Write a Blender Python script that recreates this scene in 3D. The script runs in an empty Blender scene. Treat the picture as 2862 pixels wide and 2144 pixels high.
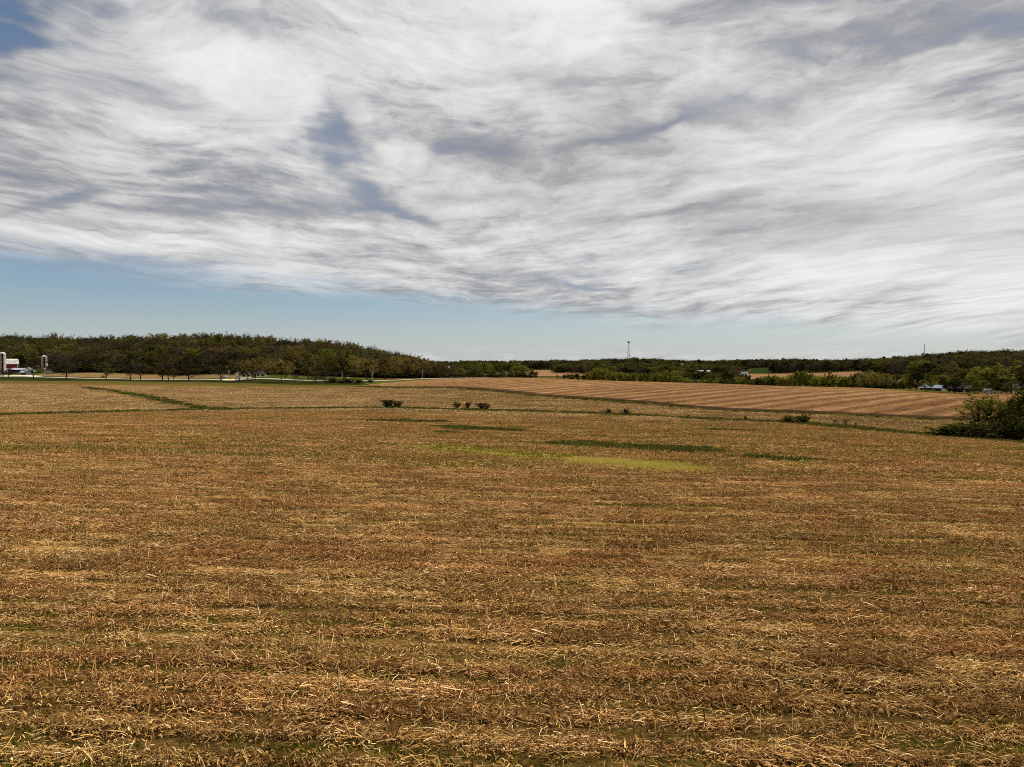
import bpy, math, random
import numpy as np
from mathutils import Vector, Matrix

random.seed(7)
RNG = np.random.default_rng(7)
SC = bpy.context.scene
COL = SC.collection

# ------------------------------------------------------------------ camera
F = 1980.0            # focal length in photograph pixels (2862 wide)
PITCH = math.radians(1.65)
CZ = 5.0              # the drone hovers five metres above the stubble
cam = bpy.data.cameras.new("camera")
cam.sensor_fit = 'HORIZONTAL'; cam.sensor_width = 36.0
cam.lens = F / 2862.0 * 36.0
cam.clip_start = 0.1; cam.clip_end = 30000
camo = bpy.data.objects.new("camera", cam); COL.objects.link(camo)
camo.location = (0, 0, CZ); camo.rotation_euler = (math.pi / 2 - PITCH, 0, 0)
SC.camera = camo

# ------------------------------------------------------------------ sky, sun, exposure
SUN_AZ, SUN_EL = math.radians(58), math.radians(50)      # azimuth to the right of +Y
SKY_STRENGTH, SUN_STRENGTH, CLOUD = 0.066, 5.0, 0.785
world = bpy.data.worlds.new("World"); SC.world = world; world.use_nodes = True
world.cycles.sampling_method = 'NONE'     # an even sky: paths find it by themselves
SC.view_settings.view_transform = 'Standard'; SC.view_settings.look = 'None'
SC.view_settings.exposure = 0.35; SC.view_settings.gamma = 1.0
SC.view_settings.use_curve_mapping = False
SC.cycles.use_denoising = False; SC.cycles.filter_width = 0.95
SC.cycles.max_bounces = 4; SC.cycles.diffuse_bounces = 1; SC.cycles.glossy_bounces = 1
SC.cycles.transmission_bounces = 3; SC.cycles.transparent_max_bounces = 4


class NG:
    """short-hand for wiring nodes"""
    def __init__(s, tree):
        s.t = tree; s.n = tree.nodes; s.l = tree.links
    def new(s, typ, **kw):
        n = s.n.new(typ)
        for k, v in kw.items(): setattr(n, k, v)
        return n
    def put(s, sock, v):
        if isinstance(v, bpy.types.NodeSocket): s.l.new(v, sock)
        elif v is not None:
            if isinstance(v, (tuple, list)) and sock.type == 'RGBA' and len(v) == 3: v = (*v, 1)
            sock.default_value = v
    def math(s, op, a, b=None, c=None, clamp=False):
        n = s.new('ShaderNodeMath', operation=op, use_clamp=clamp)
        s.put(n.inputs[0], a)
        if b is not None: s.put(n.inputs[1], b)
        if c is not None: s.put(n.inputs[2], c)
        return n.outputs[0]
    def add(s, a, b): return s.math('ADD', a, b)
    def sub(s, a, b): return s.math('SUBTRACT', a, b)
    def mul(s, a, b): return s.math('MULTIPLY', a, b)
    def div(s, a, b): return s.math('DIVIDE', a, b)
    def step(s, lo, hi, x):
        n = s.new('ShaderNodeMapRange', interpolation_type='SMOOTHSTEP')
        s.put(n.inputs['Value'], x); s.put(n.inputs['From Min'], lo); s.put(n.inputs['From Max'], hi)
        return n.outputs[0]
    def vec(s, x, y, z=0.0):
        n = s.new('ShaderNodeCombineXYZ')
        for i, v in enumerate((x, y, z)): s.put(n.inputs[i], v)
        return n.outputs[0]
    def sep(s, v):
        n = s.new('ShaderNodeSeparateXYZ'); s.l.new(v, n.inputs[0]); return n.outputs
    def noise(s, v, scale, detail=4, rough=0.55, dist=0.0):
        n = s.new('ShaderNodeTexNoise'); s.put(n.inputs['Vector'], v)
        n.inputs['Scale'].default_value = scale; n.inputs['Detail'].default_value = detail
        n.inputs['Roughness'].default_value = rough; n.inputs['Distortion'].default_value = dist
        return n.outputs['Fac']
    def mix(s, f, a, b, blend='MIX'):
        n = s.new('ShaderNodeMix', data_type='RGBA', blend_type=blend)
        s.put(n.inputs[0], f); s.put(n.inputs[6], a); s.put(n.inputs[7], b)
        return n.outputs[2]
    def ramp(s, f, stops):
        n = s.new('ShaderNodeValToRGB'); e = n.color_ramp.elements
        while len(e) < len(stops): e.new(0.5)
        for k, (p, c) in zip(e, stops):
            k.position = p; k.color = (*c, 1) if len(c) == 3 else c
        s.put(n.inputs[0], f); return n.outputs[0]
    def attr(s, name, out='Fac'):
        return s.new('ShaderNodeAttribute', attribute_name=name).outputs[out]


def build_sky():
    g = NG(world.node_tree); g.n.clear()
    D = g.new('ShaderNodeTexCoord').outputs['Generated']
    x, y, z = g.sep(D)
    sky = g.new('ShaderNodeTexSky', sky_type='NISHITA', sun_disc=False, sun_elevation=SUN_EL,
                sun_rotation=SUN_AZ, altitude=250, air_density=1.0, dust_density=0.7, ozone_density=2.0)
    hs = g.new('ShaderNodeHueSaturation'); hs.inputs['Saturation'].default_value = 0.88
    hs.inputs['Value'].default_value = 1.0
    g.l.new(sky.outputs[0], hs.inputs['Color'])
    clear = g.mix(1.0, hs.outputs[0], (.875, .97, 1.06), 'MULTIPLY')
    zc = g.math('MAXIMUM', z, 0.0)
    # the air whitens towards the horizon
    clear = g.mix(g.mul(g.math('POWER', g.step(.11, -.02, zc), 1.3), .78), clear, tuple(c * CLOUD / SKY_STRENGTH for c in (.565, .595, .61)))
    k = g.add(zc, 0.30)
    u = g.div(x, k); v = g.div(y, k)
    # the cirrus runs in long bands that bow away from the viewer
    vb = g.add(v, g.mul(g.mul(u, u), 0.36))
    warp = g.noise(g.vec(u, v, 3.1), 1.1, 2, 0.45)
    cu_ = g.mul(g.sub(g.noise(g.vec(u, v, 21.0), 5.0, 3, .56), .5), .13); cv_ = g.mul(g.sub(g.noise(g.vec(u, v, 27.0), 6.5, 3, .56), .5), .08)
    uf = g.add(u, cu_); vw = g.add(g.add(vb, g.mul(g.sub(warp, 0.5), 0.55)), cv_)
    band = g.noise(g.vec(g.mul(uf, 1.0), g.mul(vw, 2.4), 1.7), 1.0, 5, 0.52)
    wisp = g.noise(g.vec(g.mul(uf, 2.0), g.mul(vw, 9.0), 7.3), 1.0, 7, 0.60)
    puff = g.noise(g.vec(g.mul(uf, 6.0), g.mul(vw, 9.5), 5.9), 1.05, 9, 0.66)
    fil = g.noise(g.vec(g.mul(uf, 6.0), g.mul(vw, 24.0), 2.2), 1.0, 8, 0.70)
    big = g.noise(g.vec(g.mul(u, 1.0), g.mul(vb, 1.6), 11.4), 1.0, 3, 0.5)

    gx = g.mul(g.sub(g.noise(g.vec(u, v, 8.8), 6.5, 3, .5), .5), .26); gy = g.mul(g.sub(g.noise(g.vec(u, v, 15.8), 7.5, 3, .5), .5), .20)

    def blob(cu, cv, su, sv, rot=0.0):
        du = g.add(g.sub(u, cu), gx); dv = g.add(g.sub(v, cv), gy)
        c, s_ = math.cos(rot), math.sin(rot)
        a = g.div(g.add(g.mul(du, c), g.mul(dv, s_)), su)
        b = g.div(g.sub(g.mul(dv, c), g.mul(du, s_)), sv)
        return g.math('EXPONENT', g.mul(g.add(g.mul(a, a), g.mul(b, b)), -1.0))

    def at(px, py):
        dx, dz = (px - 1431) / F, (1015 - py) / F
        n = math.sqrt(1 + dx * dx + dz * dz); kk = dz / n + 0.30
        return dx / n / kk, 1 / n / kk
    gaps = None
    for (px, py, su, sv, rot, w) in ((10, 70, .15, .075, -.3, .75), (930, 350, .045, .10, .3, .22), (975, 450, .05, .09, .3, .25), (1020, 540, .08, .06, .4, .30), (1130, 600, .13, .035, .5, .30),
                                     (660, 590, .30, .045, .12, .26), (150, 560, .13, .035, -.1, .28), (1640, 800, .11, .022, .2, .30),
                                     (300, 735, .6, .05, .25, .22), (2380, 130, .17, .035, -.35, .24), (2130, 300, .24, .035, -.42, .13), (1800, 390, .22, .025, -.42, .22),
                                     (2790, 100, .12, .022, -.4, .36), (1290, 430, .12, .05, .1, .22), (420, 260, .36, .09, .5, .20), (680, 50, .07, .05, .2, .22), (1560, 220, .14, .04, -.2, .18),
                                     (1350, 560, .2, .05, -.1, .12), (2000, 60, .3, .06, -.35, .14), (1900, 330, .3, .08, -.4, .10)):
        cu, cv = at(px, py)
        t = g.mul(blob(cu, cv, su, sv, rot), w * (1.0 if py < 80 and px < 50 else .80))
        gaps = t if gaps is None else g.add(gaps, t)
    glow = None
    for (px, py, su, sv, w) in ((1580, 40, .14, .07, .24), (2600, 480, .7, .25, .22), (2300, 700, .9, .25, .12), (1120, 420, .06, .05, .28), (640, 250, .07, .10, .22), (830, 330, .12, .06, .15), (300, 400, .4, .05, .12)):
        cu, cv = at(px, py)
        t = g.mul(blob(cu, cv, su, sv, 0.2), w)
        glow = t if glow is None else g.add(glow, t)
    rag = g.add(.25, g.mul(g.step(.36, .64, g.add(g.mul(puff, .65), g.mul(wisp, .35))), 1.25))
    gaps = g.mul(gaps, rag)
    dens = g.add(g.add(g.mul(band, 0.55), g.mul(wisp, 0.30)), g.mul(puff, 0.30))
    dens = g.add(g.sub(dens, gaps), g.mul(glow, 0.5))
    # how much blue shows through
    cover = g.step(0.0, 0.58, g.add(dens, g.add(g.mul(g.sub(fil, .5), .45), g.mul(g.sub(puff, .5), .3))))
    corner = blob(*at(0, 60), .20, .10, -.3)
    cover = g.math('MAXIMUM', cover, g.mul(g.sub(1.0, corner), g.add(.30, g.mul(g.step(.3, .7, fil), .38))))
    # the sheet ends in a ragged lower edge above the horizon
    edge = g.add(g.sub(0.070, g.mul(x, 0.088)), g.mul(g.sub(wisp, 0.5), 0.045))
    edge = g.add(edge, g.mul(g.sub(band, 0.5), 0.05))
    lower = g.math('POWER', g.step(-0.006, 0.032, g.sub(z, edge)), 0.9)
    # a thin streak of cloud far out below the edge, and low pale cloud on the horizon
    low = g.mul(g.mul(g.step(.028, .002, zc), g.step(.42, .62, g.noise(g.vec(g.mul(x, 9.0), g.mul(zc, 60), 4.0), 1.6, 6, .6))), .55)
    alpha = g.math('MAXIMUM', g.mul(cover, lower), low)
    calm = g.sub(1.0, g.mul(blob(*at(2450, 640), .95, .34, 0.0), .62))      # the smooth white sheet low on the right
    det = g.add(g.add(g.mul(g.sub(puff, .5), .95), g.mul(g.sub(wisp, .5), .55)), g.mul(g.sub(fil, .5), .34))
    lum = g.add(g.add(1.10, g.mul(g.sub(band, .5), .80)), g.mul(det, calm))
    lum = g.add(g.sub(lum, g.mul(gaps, 1.15)), glow)
    lum = g.add(lum, g.mul(g.sub(big, 0.5), 0.70))
    lum = g.add(lum, g.mul(g.step(.22, .06, zc), .06))
    col = g.ramp(g.step(0.70, 1.50, lum), [(0.0, (.24, .24, .265)), (0.28, (.375, .375, .39)), (0.58, (.60, .60, .60)), (1.0, (.87, .865, .85))])
    bs = g.new('ShaderNodeBackground'); g.l.new(clear, bs.inputs[0]); bs.inputs[1].default_value = SKY_STRENGTH
    bc = g.new('ShaderNodeBackground'); g.l.new(col, bc.inputs[0]); bc.inputs[1].default_value = CLOUD
    m = g.new('ShaderNodeMixShader'); g.l.new(alpha, m.inputs[0]); g.l.new(bs.outputs[0], m.inputs[1]); g.l.new(bc.outputs[0], m.inputs[2])
    o = g.new('ShaderNodeOutputWorld'); g.l.new(m.outputs[0], o.inputs[0])


build_sky()
sl = bpy.data.lights.new("sun", 'SUN'); sl.energy = SUN_STRENGTH; sl.angle = math.radians(0.55); sl.color = (1.0, 0.95, 0.86)
so = bpy.data.objects.new("sun", sl); COL.objects.link(so)
sd = Vector((math.sin(SUN_AZ) * math.cos(SUN_EL), math.cos(SUN_AZ) * math.cos(SUN_EL), math.sin(SUN_EL)))
so.rotation_euler = sd.to_track_quat('Z', 'Y').to_euler(); so.location = sd * 100

# ------------------------------------------------------------------ terrain
CP, SP = math.cos(PITCH), math.sin(PITCH)


def pix(px, py, d):
    """the point at depth d (along +Y) that the photograph shows at px, py"""
    a, b = (px - 1431) / F, (1072 - py) / F
    dy, dz = CP + b * SP, -SP + b * CP
    return np.array((a * d / dy, d, CZ + dz * d / dy))


def mpp(d): return d / F     # metres in one photograph pixel at depth d


ctrl = []
def P(px, py, d): ctrl.append(tuple(pix(px, py, d)))
def Z(px, d, z): ctrl.append(((px - 1431) / F * d, d, z))
def W(x, y, z): ctrl.append((x, y, z))

for a in ((-10, 9, 0), (10, 9, 0), (0, 0, .15), (-20, -20, .3), (30, -30, .5), (0, -100, 1), (250, -200, 2), (-250, -200, 2), (-200, 0, 0),
          (200, 0, -1.5), (0, 30, -.55), (-28, 38, -.75), (26, 34, -.85), (0, 70, -2.1), (-50, 75, -2.1), (45, 60, -2.25), (0, -500, 3),
          (600, 0, -3), (-600, 0, 0)): W(*a)
for a in ((-500, 1172, 120), (0, 1160, 125), (280, 1152, 132), (560, 1145, 140), (1070, 1140, 140), (1300, 1145, 135), (1700, 1157, 124),
          (2200, 1181, 105), (2600, 1216, 88), (2862, 1238, 80), (3400, 1290, 70),
          (300, 1110, 200), (800, 1110, 205), (1000, 1100, 235), (-500, 1072, 320), (0, 1073, 325), (200, 1074, 320), (400, 1077, 312), (600, 1080, 305),
          (800, 1083, 298), (1000, 1081, 300), (93, 1060, 385), (296, 1062, 382), (470, 1064.5, 378), (617, 1066.5, 370), (785, 1070, 345),
          (907, 1071, 335), (0, 1054, 415), (250, 1058.5, 405), (450, 1062.5, 398), (650, 1064, 388), (850, 1064, 372), (100, 1050, 440), (200, 1046, 455),
          (400, 1050, 450), (500, 1053, 445), (50, 1041, 520), (130, 1043, 495), (-200, 1041, 520), (700, 1059, 385),
          (1500, 1107, 190), (2000, 1146, 140), (2400, 1161, 124), (2600, 1171, 116), (2862, 1178, 112), (3400, 1200, 105),
          (1060, 1068, 335), (1100, 1074, 308), (1250, 1064, 312), (1200, 1059, 350), (1280, 1058.5, 350), (1420, 1057, 300), (1600, 1062, 290), (1800, 1068, 270), (2000, 1073.5, 252),
          (2200, 1081, 250), (2450, 1087, 252), (2560, 1096, 262), (2700, 1103, 255), (2862, 1104, 240), (3300, 1115, 230),
          (2550, 1089, 300), (2700, 1097, 300), (2860, 1099, 300)): P(*a)
for a in ((0, 560, 0), (0, 700, 16), (0, 900, 14), (300, 470, -1.5), (300, 560, 5), (300, 680, 14), (300, 900, 12), (600, 420, -2.5), (600, 520, 5),
          (600, 650, 14.5), (600, 900, 12), (900, 400, -3), (900, 500, 2), (900, 620, 8), (900, 900, 4), (1050, 380, -3.5), (1050, 480, -1),
          (1050, 620, 2.5), (1200, 390, -3.4), (1200, 500, -4), (1200, 650, -4), (1200, 900, -5), (-400, 600, 4), (-400, 750, 17), (-400, 1200, 10),
          (1350, 430, -4), (1600, 400, -5), (1420, 350, -2.6), (1600, 335, -3.6), (1800, 330, -5), (2000, 320, -6), (2200, 320, -6.6), (2400, 320, -7.2), (1550, 650, -7),
          (1550, 900, -5), (1900, 700, -8), (2140, 900, -7.6), (2140, 1100, -3.4), (2150, 620, -7.6), (2150, 800, -7.3), (2300, 800, -5.9),
          (2400, 800, -4), (2450, 600, -6), (2450, 900, -3), (2700, 450, -5), (2700, 600, 2), (2700, 750, 5), (2700, 1000, 4), (2860, 450, -4),
          (2860, 600, 3), (2860, 750, 5), (3200, 600, 4), (3200, 300, -8), (1757, 1300, -.5), (1600, 1300, -4), (1300, 1300, -4), (2000, 1300, -5),
          (2300, 1300, -2), (2600, 1500, 0), (-400, 2000, -2), (600, 2000, -4)): Z(*a)
for k in range(16):
    a = k / 16 * 2 * math.pi
    W(3000 * math.sin(a), 3000 * math.cos(a), -6 if abs(a - math.pi) > 1.6 else 0)
    W(12000 * math.sin(a), 12000 * math.cos(a), -12)
ctrl = np.array(ctrl)


def warp_xy(x, y):
    r = np.hypot(x, y) + 1e-6
    k = np.log1p(r / 45.0) / r
    return x * k, y * k


def tps_kernel(d2): return 0.5 * d2 * np.log(d2 + 1e-12)


_qx, _qy = warp_xy(ctrl[:, 0], ctrl[:, 1]); _n = len(ctrl)
_A = np.zeros((_n + 3, _n + 3)); _d2 = (_qx[:, None] - _qx) ** 2 + (_qy[:, None] - _qy) ** 2
_A[:_n, :_n] = tps_kernel(_d2) + np.eye(_n) * 4e-4
_A[:_n, _n] = _A[_n, :_n] = 1; _A[:_n, _n + 1] = _A[_n + 1, :_n] = _qx; _A[:_n, _n + 2] = _A[_n + 2, :_n] = _qy
_w = np.linalg.solve(_A, np.concatenate([ctrl[:, 2], np.zeros(3)]))


def height(x, y):
    x = np.atleast_1d(np.asarray(x, float)); y = np.atleast_1d(np.asarray(y, float))
    sh = x.shape; x = x.ravel(); y = y.ravel(); out = np.empty(len(x))
    for i in range(0, len(x), 20000):
        qx, qy = warp_xy(x[i:i + 20000], y[i:i + 20000])
        d2 = (qx[:, None] - _qx) ** 2 + (qy[:, None] - _qy) ** 2
        out[i:i + 20000] = tps_kernel(d2) @ _w[:_n] + _w[_n] + _w[_n + 1] * qx + _w[_n + 2] * qy
    return out.reshape(sh)


def h1(x, y): return float(height(x, y)[0])


def normals(x, y, e=1.0):
    hx = (height(x + e, y) - height(x - e, y)) / (2 * e); hy = (height(x, y + e) - height(x, y - e)) / (2 * e)
    n = np.stack([-hx, -hy, np.ones_like(hx)], 1)
    return n / np.linalg.norm(n, axis=1)[:, None]


def ground_at(px, py, d0=6, d1=1500):
    """where the line of sight through a photograph pixel first meets the ground"""
    d = np.geomspace(d0, d1, 900)
    pts = np.array([pix(px, py, q) for q in d])
    below = pts[:, 2] <= height(pts[:, 0], pts[:, 1])
    i = int(np.argmax(below)) if below.any() else len(d) - 1
    return pts[i]


# value noise in numpy, used for masks and scattering
_T = RNG.random((256, 256))
def vnoise(x, y, seed=0):
    x = x + seed * 17.31; y = y + seed * 9.73
    xi = np.floor(x).astype(int); yi = np.floor(y).astype(int)
    fx = x - xi; fy = y - yi; fx = fx * fx * (3 - 2 * fx); fy = fy * fy * (3 - 2 * fy)
    a = _T[xi & 255, yi & 255]; b = _T[(xi + 1) & 255, yi & 255]; c = _T[xi & 255, (yi + 1) & 255]; d = _T[(xi + 1) & 255, (yi + 1) & 255]
    return (a * (1 - fx) + b * fx) * (1 - fy) + (c * (1 - fx) + d * fx) * fy
def fbm(x, y, seed=0, octv=4, rough=0.5):
    s = 0; a = 1; t = 0
    for o in range(octv):
        s = s + a * vnoise(x * 2 ** o, y * 2 ** o, seed + o * 3); t += a; a *= rough
    return s / t
def sst(lo, hi, x):
    t = np.clip((x - lo) / (hi - lo), 0, 1); return t * t * (3 - 2 * t)


def seg_dist(x, y, line):
    """distance to a polyline and the fraction along it"""
    best = np.full(x.shape, 1e9); par = np.zeros(x.shape); n = len(line) - 1
    for i in range(n):
        ax, ay = line[i][:2]; bx, by = line[i + 1][:2]
        dx, dy = bx - ax, by - ay; t = np.clip(((x - ax) * dx + (y - ay) * dy) / (dx * dx + dy * dy + 1e-9), 0, 1)
        d = np.hypot(x - ax - t * dx, y - ay - t * dy); m = d < best
        best[m] = d[m]; par[m] = (i + t[m]) / n
    return best, par


def row_coord(x, y):
    """distance across the crop rows, which bend with the slope"""
    th = np.radians(5.0 + 15 * sst(12, 60, y)); return y + x * np.tan(th) * (1 / (1 + np.abs(x) / 260))
def row_dir(x, y):
    e = 0.5
    gx = (row_coord(x + e, y) - row_coord(x - e, y)) / (2 * e); gy = (row_coord(x, y + e) - row_coord(x, y - e)) / (2 * e)
    return np.arctan2(-gx, gy)          # yaw of a row measured from +X


L = lambda *pts: [pix(*p)[:2] for p in pts]
swale = L((-600, 1175, 119), (0, 1160, 125), (280, 1152, 132), (560, 1145, 140), (1070, 1140, 140), (1300, 1145, 135), (1700, 1157, 124),
          (2200, 1181, 105), (2600, 1216, 88), (2862, 1238, 80), (3400, 1290, 70))
lane = [ground_at(*p)[:2] for p in ((228, 1082), (330, 1095), (400, 1107), (470, 1122), (530, 1134), (600, 1144))]
till_edge = L((1010, 1080, 300), (1250, 1092, 240), (1500, 1107, 190), (2000, 1146, 140), (2400, 1161, 124), (2600, 1171, 116), (2862, 1178, 112), (3400, 1200, 105))
verge = L((-500, 1070, 340), (0, 1066, 350), (200, 1067, 350), (400, 1069, 345), (600, 1071, 342), (800, 1074, 330), (1000, 1073, 322), (1060, 1070, 330))
patch_yellow = [ground_at(*p)[:2] for p in ((1215, 1247), (1400, 1266), (1600, 1283), (1800, 1298), (1900, 1306))]
patch_dark = [[ground_at(*p)[:2] for p in q] for q in (((1600, 1240), (1760, 1249), (1940, 1259)), ((2130, 1278), (2235, 1286)), ((1270, 1194), (1330, 1199), (1420, 1203)),
                                                       ((2640, 1353), (2700, 1357)), ((1060, 1176), (1240, 1180)), ((2000, 1202), (2080, 1204)), ((1230, 1208), (1262, 1212)))]
patch_red = [ground_at(*p)[:2] for p in ((1000, 1185), (1150, 1203), (1290, 1225))]
pale_patch = [ground_at(*p)[:2] for p in ((1300, 1150), (1450, 1157))]


def masks(x, y):
    """weeds, reddish tone, bare soil, lush grass, all 0..1, at points of the stubble field"""
    s = row_coord(x, y)
    b1 = fbm(x * 0.055, s * 0.55, 1); b2 = fbm(x * 0.02, s * 0.06, 2); b3 = fbm(x * 0.4, s * 1.1, 3)
    weed = sst(0.40, 0.56, 0.45 * b1 + 0.3 * b2 + 0.25 * b3)
    near = 1 - sst(40, 110, y)
    weed = weed * (0.6 + 0.4 * near); meadow = sst(38, 58, y) * sst(128, 95, y) * sst(-22, 12, x) * sst(.30, .55, b1 * .6 + b2 * .4); weed = np.maximum(weed, .85 * meadow)
    dry, _ = seg_dist(x, y, patch_yellow)
    yel = np.exp(-(dry / (1.9 + 1.1 * b3)) ** 2)
    grass = np.zeros_like(x)
    j = (fbm(x * .25, y * .25, 8) - .5)
    d, _ = seg_dist(x, y, swale); grass = np.maximum(grass, sst(3.0, 1.6, d + j * 1.6))
    side = sst(11, 3, d + j * 7) * .6
    d, t = seg_dist(x, y, lane); grass = np.maximum(grass, sst(3.2, .3, d + j * 5) * .65 * sst(0, .05, t))
    d, _ = seg_dist(x, y, till_edge); grass = np.maximum(grass, sst(3.4, 1.0, d + j * 3) * .6)
    d, _ = seg_dist(x, y, verge); grass = np.maximum(grass, sst(16, 6, d + j * 14)); olive = sst(40, 14, d + j * 26) * sst(-260, -120, x)
    for q, wd in zip(patch_dark, (2.0, 1.0, 1.7, .5, 1.2, .9, .8)):
        d, _ = seg_dist(x, y, q); grass = np.maximum(grass, sst(wd * 1.5, wd * .7, d + j * wd * 1.8))
    weed = np.maximum(np.maximum(weed, side), olive)
    red = sst(.46, .66, fbm(x * .03, s * .09, 5)) * .7
    d, _ = seg_dist(x, y, patch_red); red = np.maximum(red, 1.3 * np.exp(-(d / 4.5) ** 2))
    d, _ = seg_dist(x, y, pale_patch); red = red * (1 - np.exp(-(d / 6) ** 2))
    soil = .9 * sst(.60, .70, fbm(x * .03, s * 1.32, 6)) * near * (.45 + .55 * sst(-14, 4, x)) * sst(11, 13, y)
    return weed, np.clip(red, 0, 1.2), np.clip(soil, 0, 1), np.clip(grass, 0, 1), yel, s


# ------------------------------------------------------------------ materials
def material(name, fn):
    m = bpy.data.materials.new(name); m.use_nodes = True
    g = NG(m.node_tree); g.n.clear(); sh = fn(g)
    o = g.new('ShaderNodeOutputMaterial'); g.l.new(sh, o.inputs[0]); return m


def matte(g, col, normal=None):
    p = g.new('ShaderNodeBsdfDiffuse'); g.put(p.inputs['Color'], col); p.inputs['Roughness'].default_value = .6
    if normal is not None: g.l.new(normal, p.inputs['Normal'])
    return p.outputs[0]


def bsdf(g, col, rough=0.9, spec=0.15, normal=None, metal=0.0):
    p = g.new('ShaderNodeBsdfPrincipled'); g.put(p.inputs['Base Color'], col); g.put(p.inputs['Roughness'], rough)
    p.inputs['Specular IOR Level'].default_value = spec; p.inputs['Metallic'].default_value = metal
    if normal is not None: g.l.new(normal, p.inputs['Normal'])
    return p.outputs[0]


def bump(g, h, dist, strength=1.0):
    b = g.new('ShaderNodeBump'); g.l.new(h, b.inputs['Height']); b.inputs['Distance'].default_value = dist
    b.inputs['Strength'].default_value = strength; return b.outputs[0]


def pos(g): return g.new('ShaderNodeNewGeometry').outputs['Position']


def m_ground(g):
    p = pos(g); x, y, z = g.sep(p); s = g.attr('row')
    weed, red, soil = g.attr('weed'), g.attr('red'), g.attr('soil'); grass = g.attr('grass'); yel = g.attr('yel')
    st = g.vec(g.mul(x, .5), g.mul(s, 2.4), 0)
    n1 = g.noise(st, 1.3, 6, .65); n2 = g.noise(p, 14, 7, .8); n3 = g.noise(p, .16, 4, .6)
    f = g.add(g.add(g.mul(n1, .55), g.mul(n2, .55)), g.mul(n3, .2))
    base = g.ramp(g.step(.42, .9, f), [(0, (.028, .016, .006)), (.4, (.100, .056, .016)), (.75, (.24, .140, .040)), (1, (.40, .25, .075))])
    base = g.mix(g.mul(red, .5), base, g.mix(g.step(.4, .8, n2), (.12, .05, .018), (.27, .125, .045)))
    gn = g.step(.32, .62, g.add(g.mul(n2, .6), g.mul(n1, .4)))
    base = g.mix(g.mul(g.mul(weed, .72), gn), base, g.mix(n2, (.042, .045, .006), (.17, .150, .020)))
    base = g.mix(g.mul(soil, g.step(.3, .55, n1)), base, g.mix(n2, (.34, .195, .050), (.56, .36, .11)))
    base = g.mix(g.mul(yel, .9), base, g.mix(n2, (.15, .125, .022), (.37, .30, .050)))
    base = g.mix(g.mul(grass, .85), base, g.mix(g.noise(p, 2.2, 5, .7), (.036, .040, .011), (.115, .105, .028)))
    return matte(g, base, bump(g, g.add(n2, n1), .09, .9))


def m_straw(g, pale=False):
    t = g.attr('tint'); p = pos(g); r = g.new('ShaderNodeObjectInfo').outputs['Random']
    x, y, z = g.sep(p)
    n = g.noise(g.vec(g.mul(x, .10), g.mul(y, .35), 0), 1.0, 4, .6)
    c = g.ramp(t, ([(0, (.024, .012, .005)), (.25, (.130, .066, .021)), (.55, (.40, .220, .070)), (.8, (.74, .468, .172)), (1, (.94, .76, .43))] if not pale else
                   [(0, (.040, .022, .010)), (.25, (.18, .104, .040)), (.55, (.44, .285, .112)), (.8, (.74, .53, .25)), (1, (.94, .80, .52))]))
    c = g.mix(g.mul(g.step(.42, .60, n), .8), c, g.mix(1.0, c, (1.0, .89, .94), 'MULTIPLY'))
    n2 = g.noise(p, .045, 3, .5)
    c = g.mix(g.mul(g.step(.52, .74, n2), .28), c, g.mix(1.0, c, (.95, .72, .55), 'MULTIPLY'))
    v = g.new('ShaderNodeHueSaturation'); g.put(v.inputs['Value'], g.add(.86, g.mul(r, .44))); g.l.new(c, v.inputs['Color'])
    d = g.new('ShaderNodeBsdfDiffuse'); g.l.new(v.outputs[0], d.inputs[0])
    tr = g.new('ShaderNodeBsdfTranslucent'); g.l.new(v.outputs[0], tr.inputs[0])
    mx = g.new('ShaderNodeMixShader'); mx.inputs[0].default_value = .12
    g.l.new(d.outputs[0], mx.inputs[1]); g.l.new(tr.outputs[0], mx.inputs[2]); return mx.outputs[0]


def leafy(lo, hi, trans=.35, var=.5):
    def fn(g):
        t = g.attr('tint'); r = g.new('ShaderNodeObjectInfo').outputs['Random']
        c = g.mix(t, lo, hi)
        v = g.new('ShaderNodeHueSaturation'); g.put(v.inputs['Value'], g.add(1 - var / 2, g.mul(r, var)))
        g.put(v.inputs['Hue'], g.add(.485, g.mul(g.math('FRACT', g.mul(r, 7.3)), .03))); g.l.new(c, v.inputs['Color'])
        d = g.new('ShaderNodeBsdfDiffuse'); g.l.new(v.outputs[0], d.inputs[0])
        tr = g.new('ShaderNodeBsdfTranslucent'); g.l.new(v.outputs[0], tr.inputs[0])
        mx = g.new('ShaderNodeMixShader'); mx.inputs[0].default_value = trans
        g.l.new(d.outputs[0], mx.inputs[1]); g.l.new(tr.outputs[0], mx.inputs[2]); return mx.outputs[0]
    return fn


def plain(col, rough=.7, spec=.2, scale=1.5, amount=.25, metal=0.0):
    def fn(g):
        n = g.noise(pos(g), scale, 5, .6)
        c = g.mix(g.step(.3, .75, n), tuple(k * (1 - amount) for k in col), tuple(min(1, k * (1 + amount * .6)) for k in col))
        return bsdf(g, c, rough, spec, None, metal)
    return fn


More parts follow.
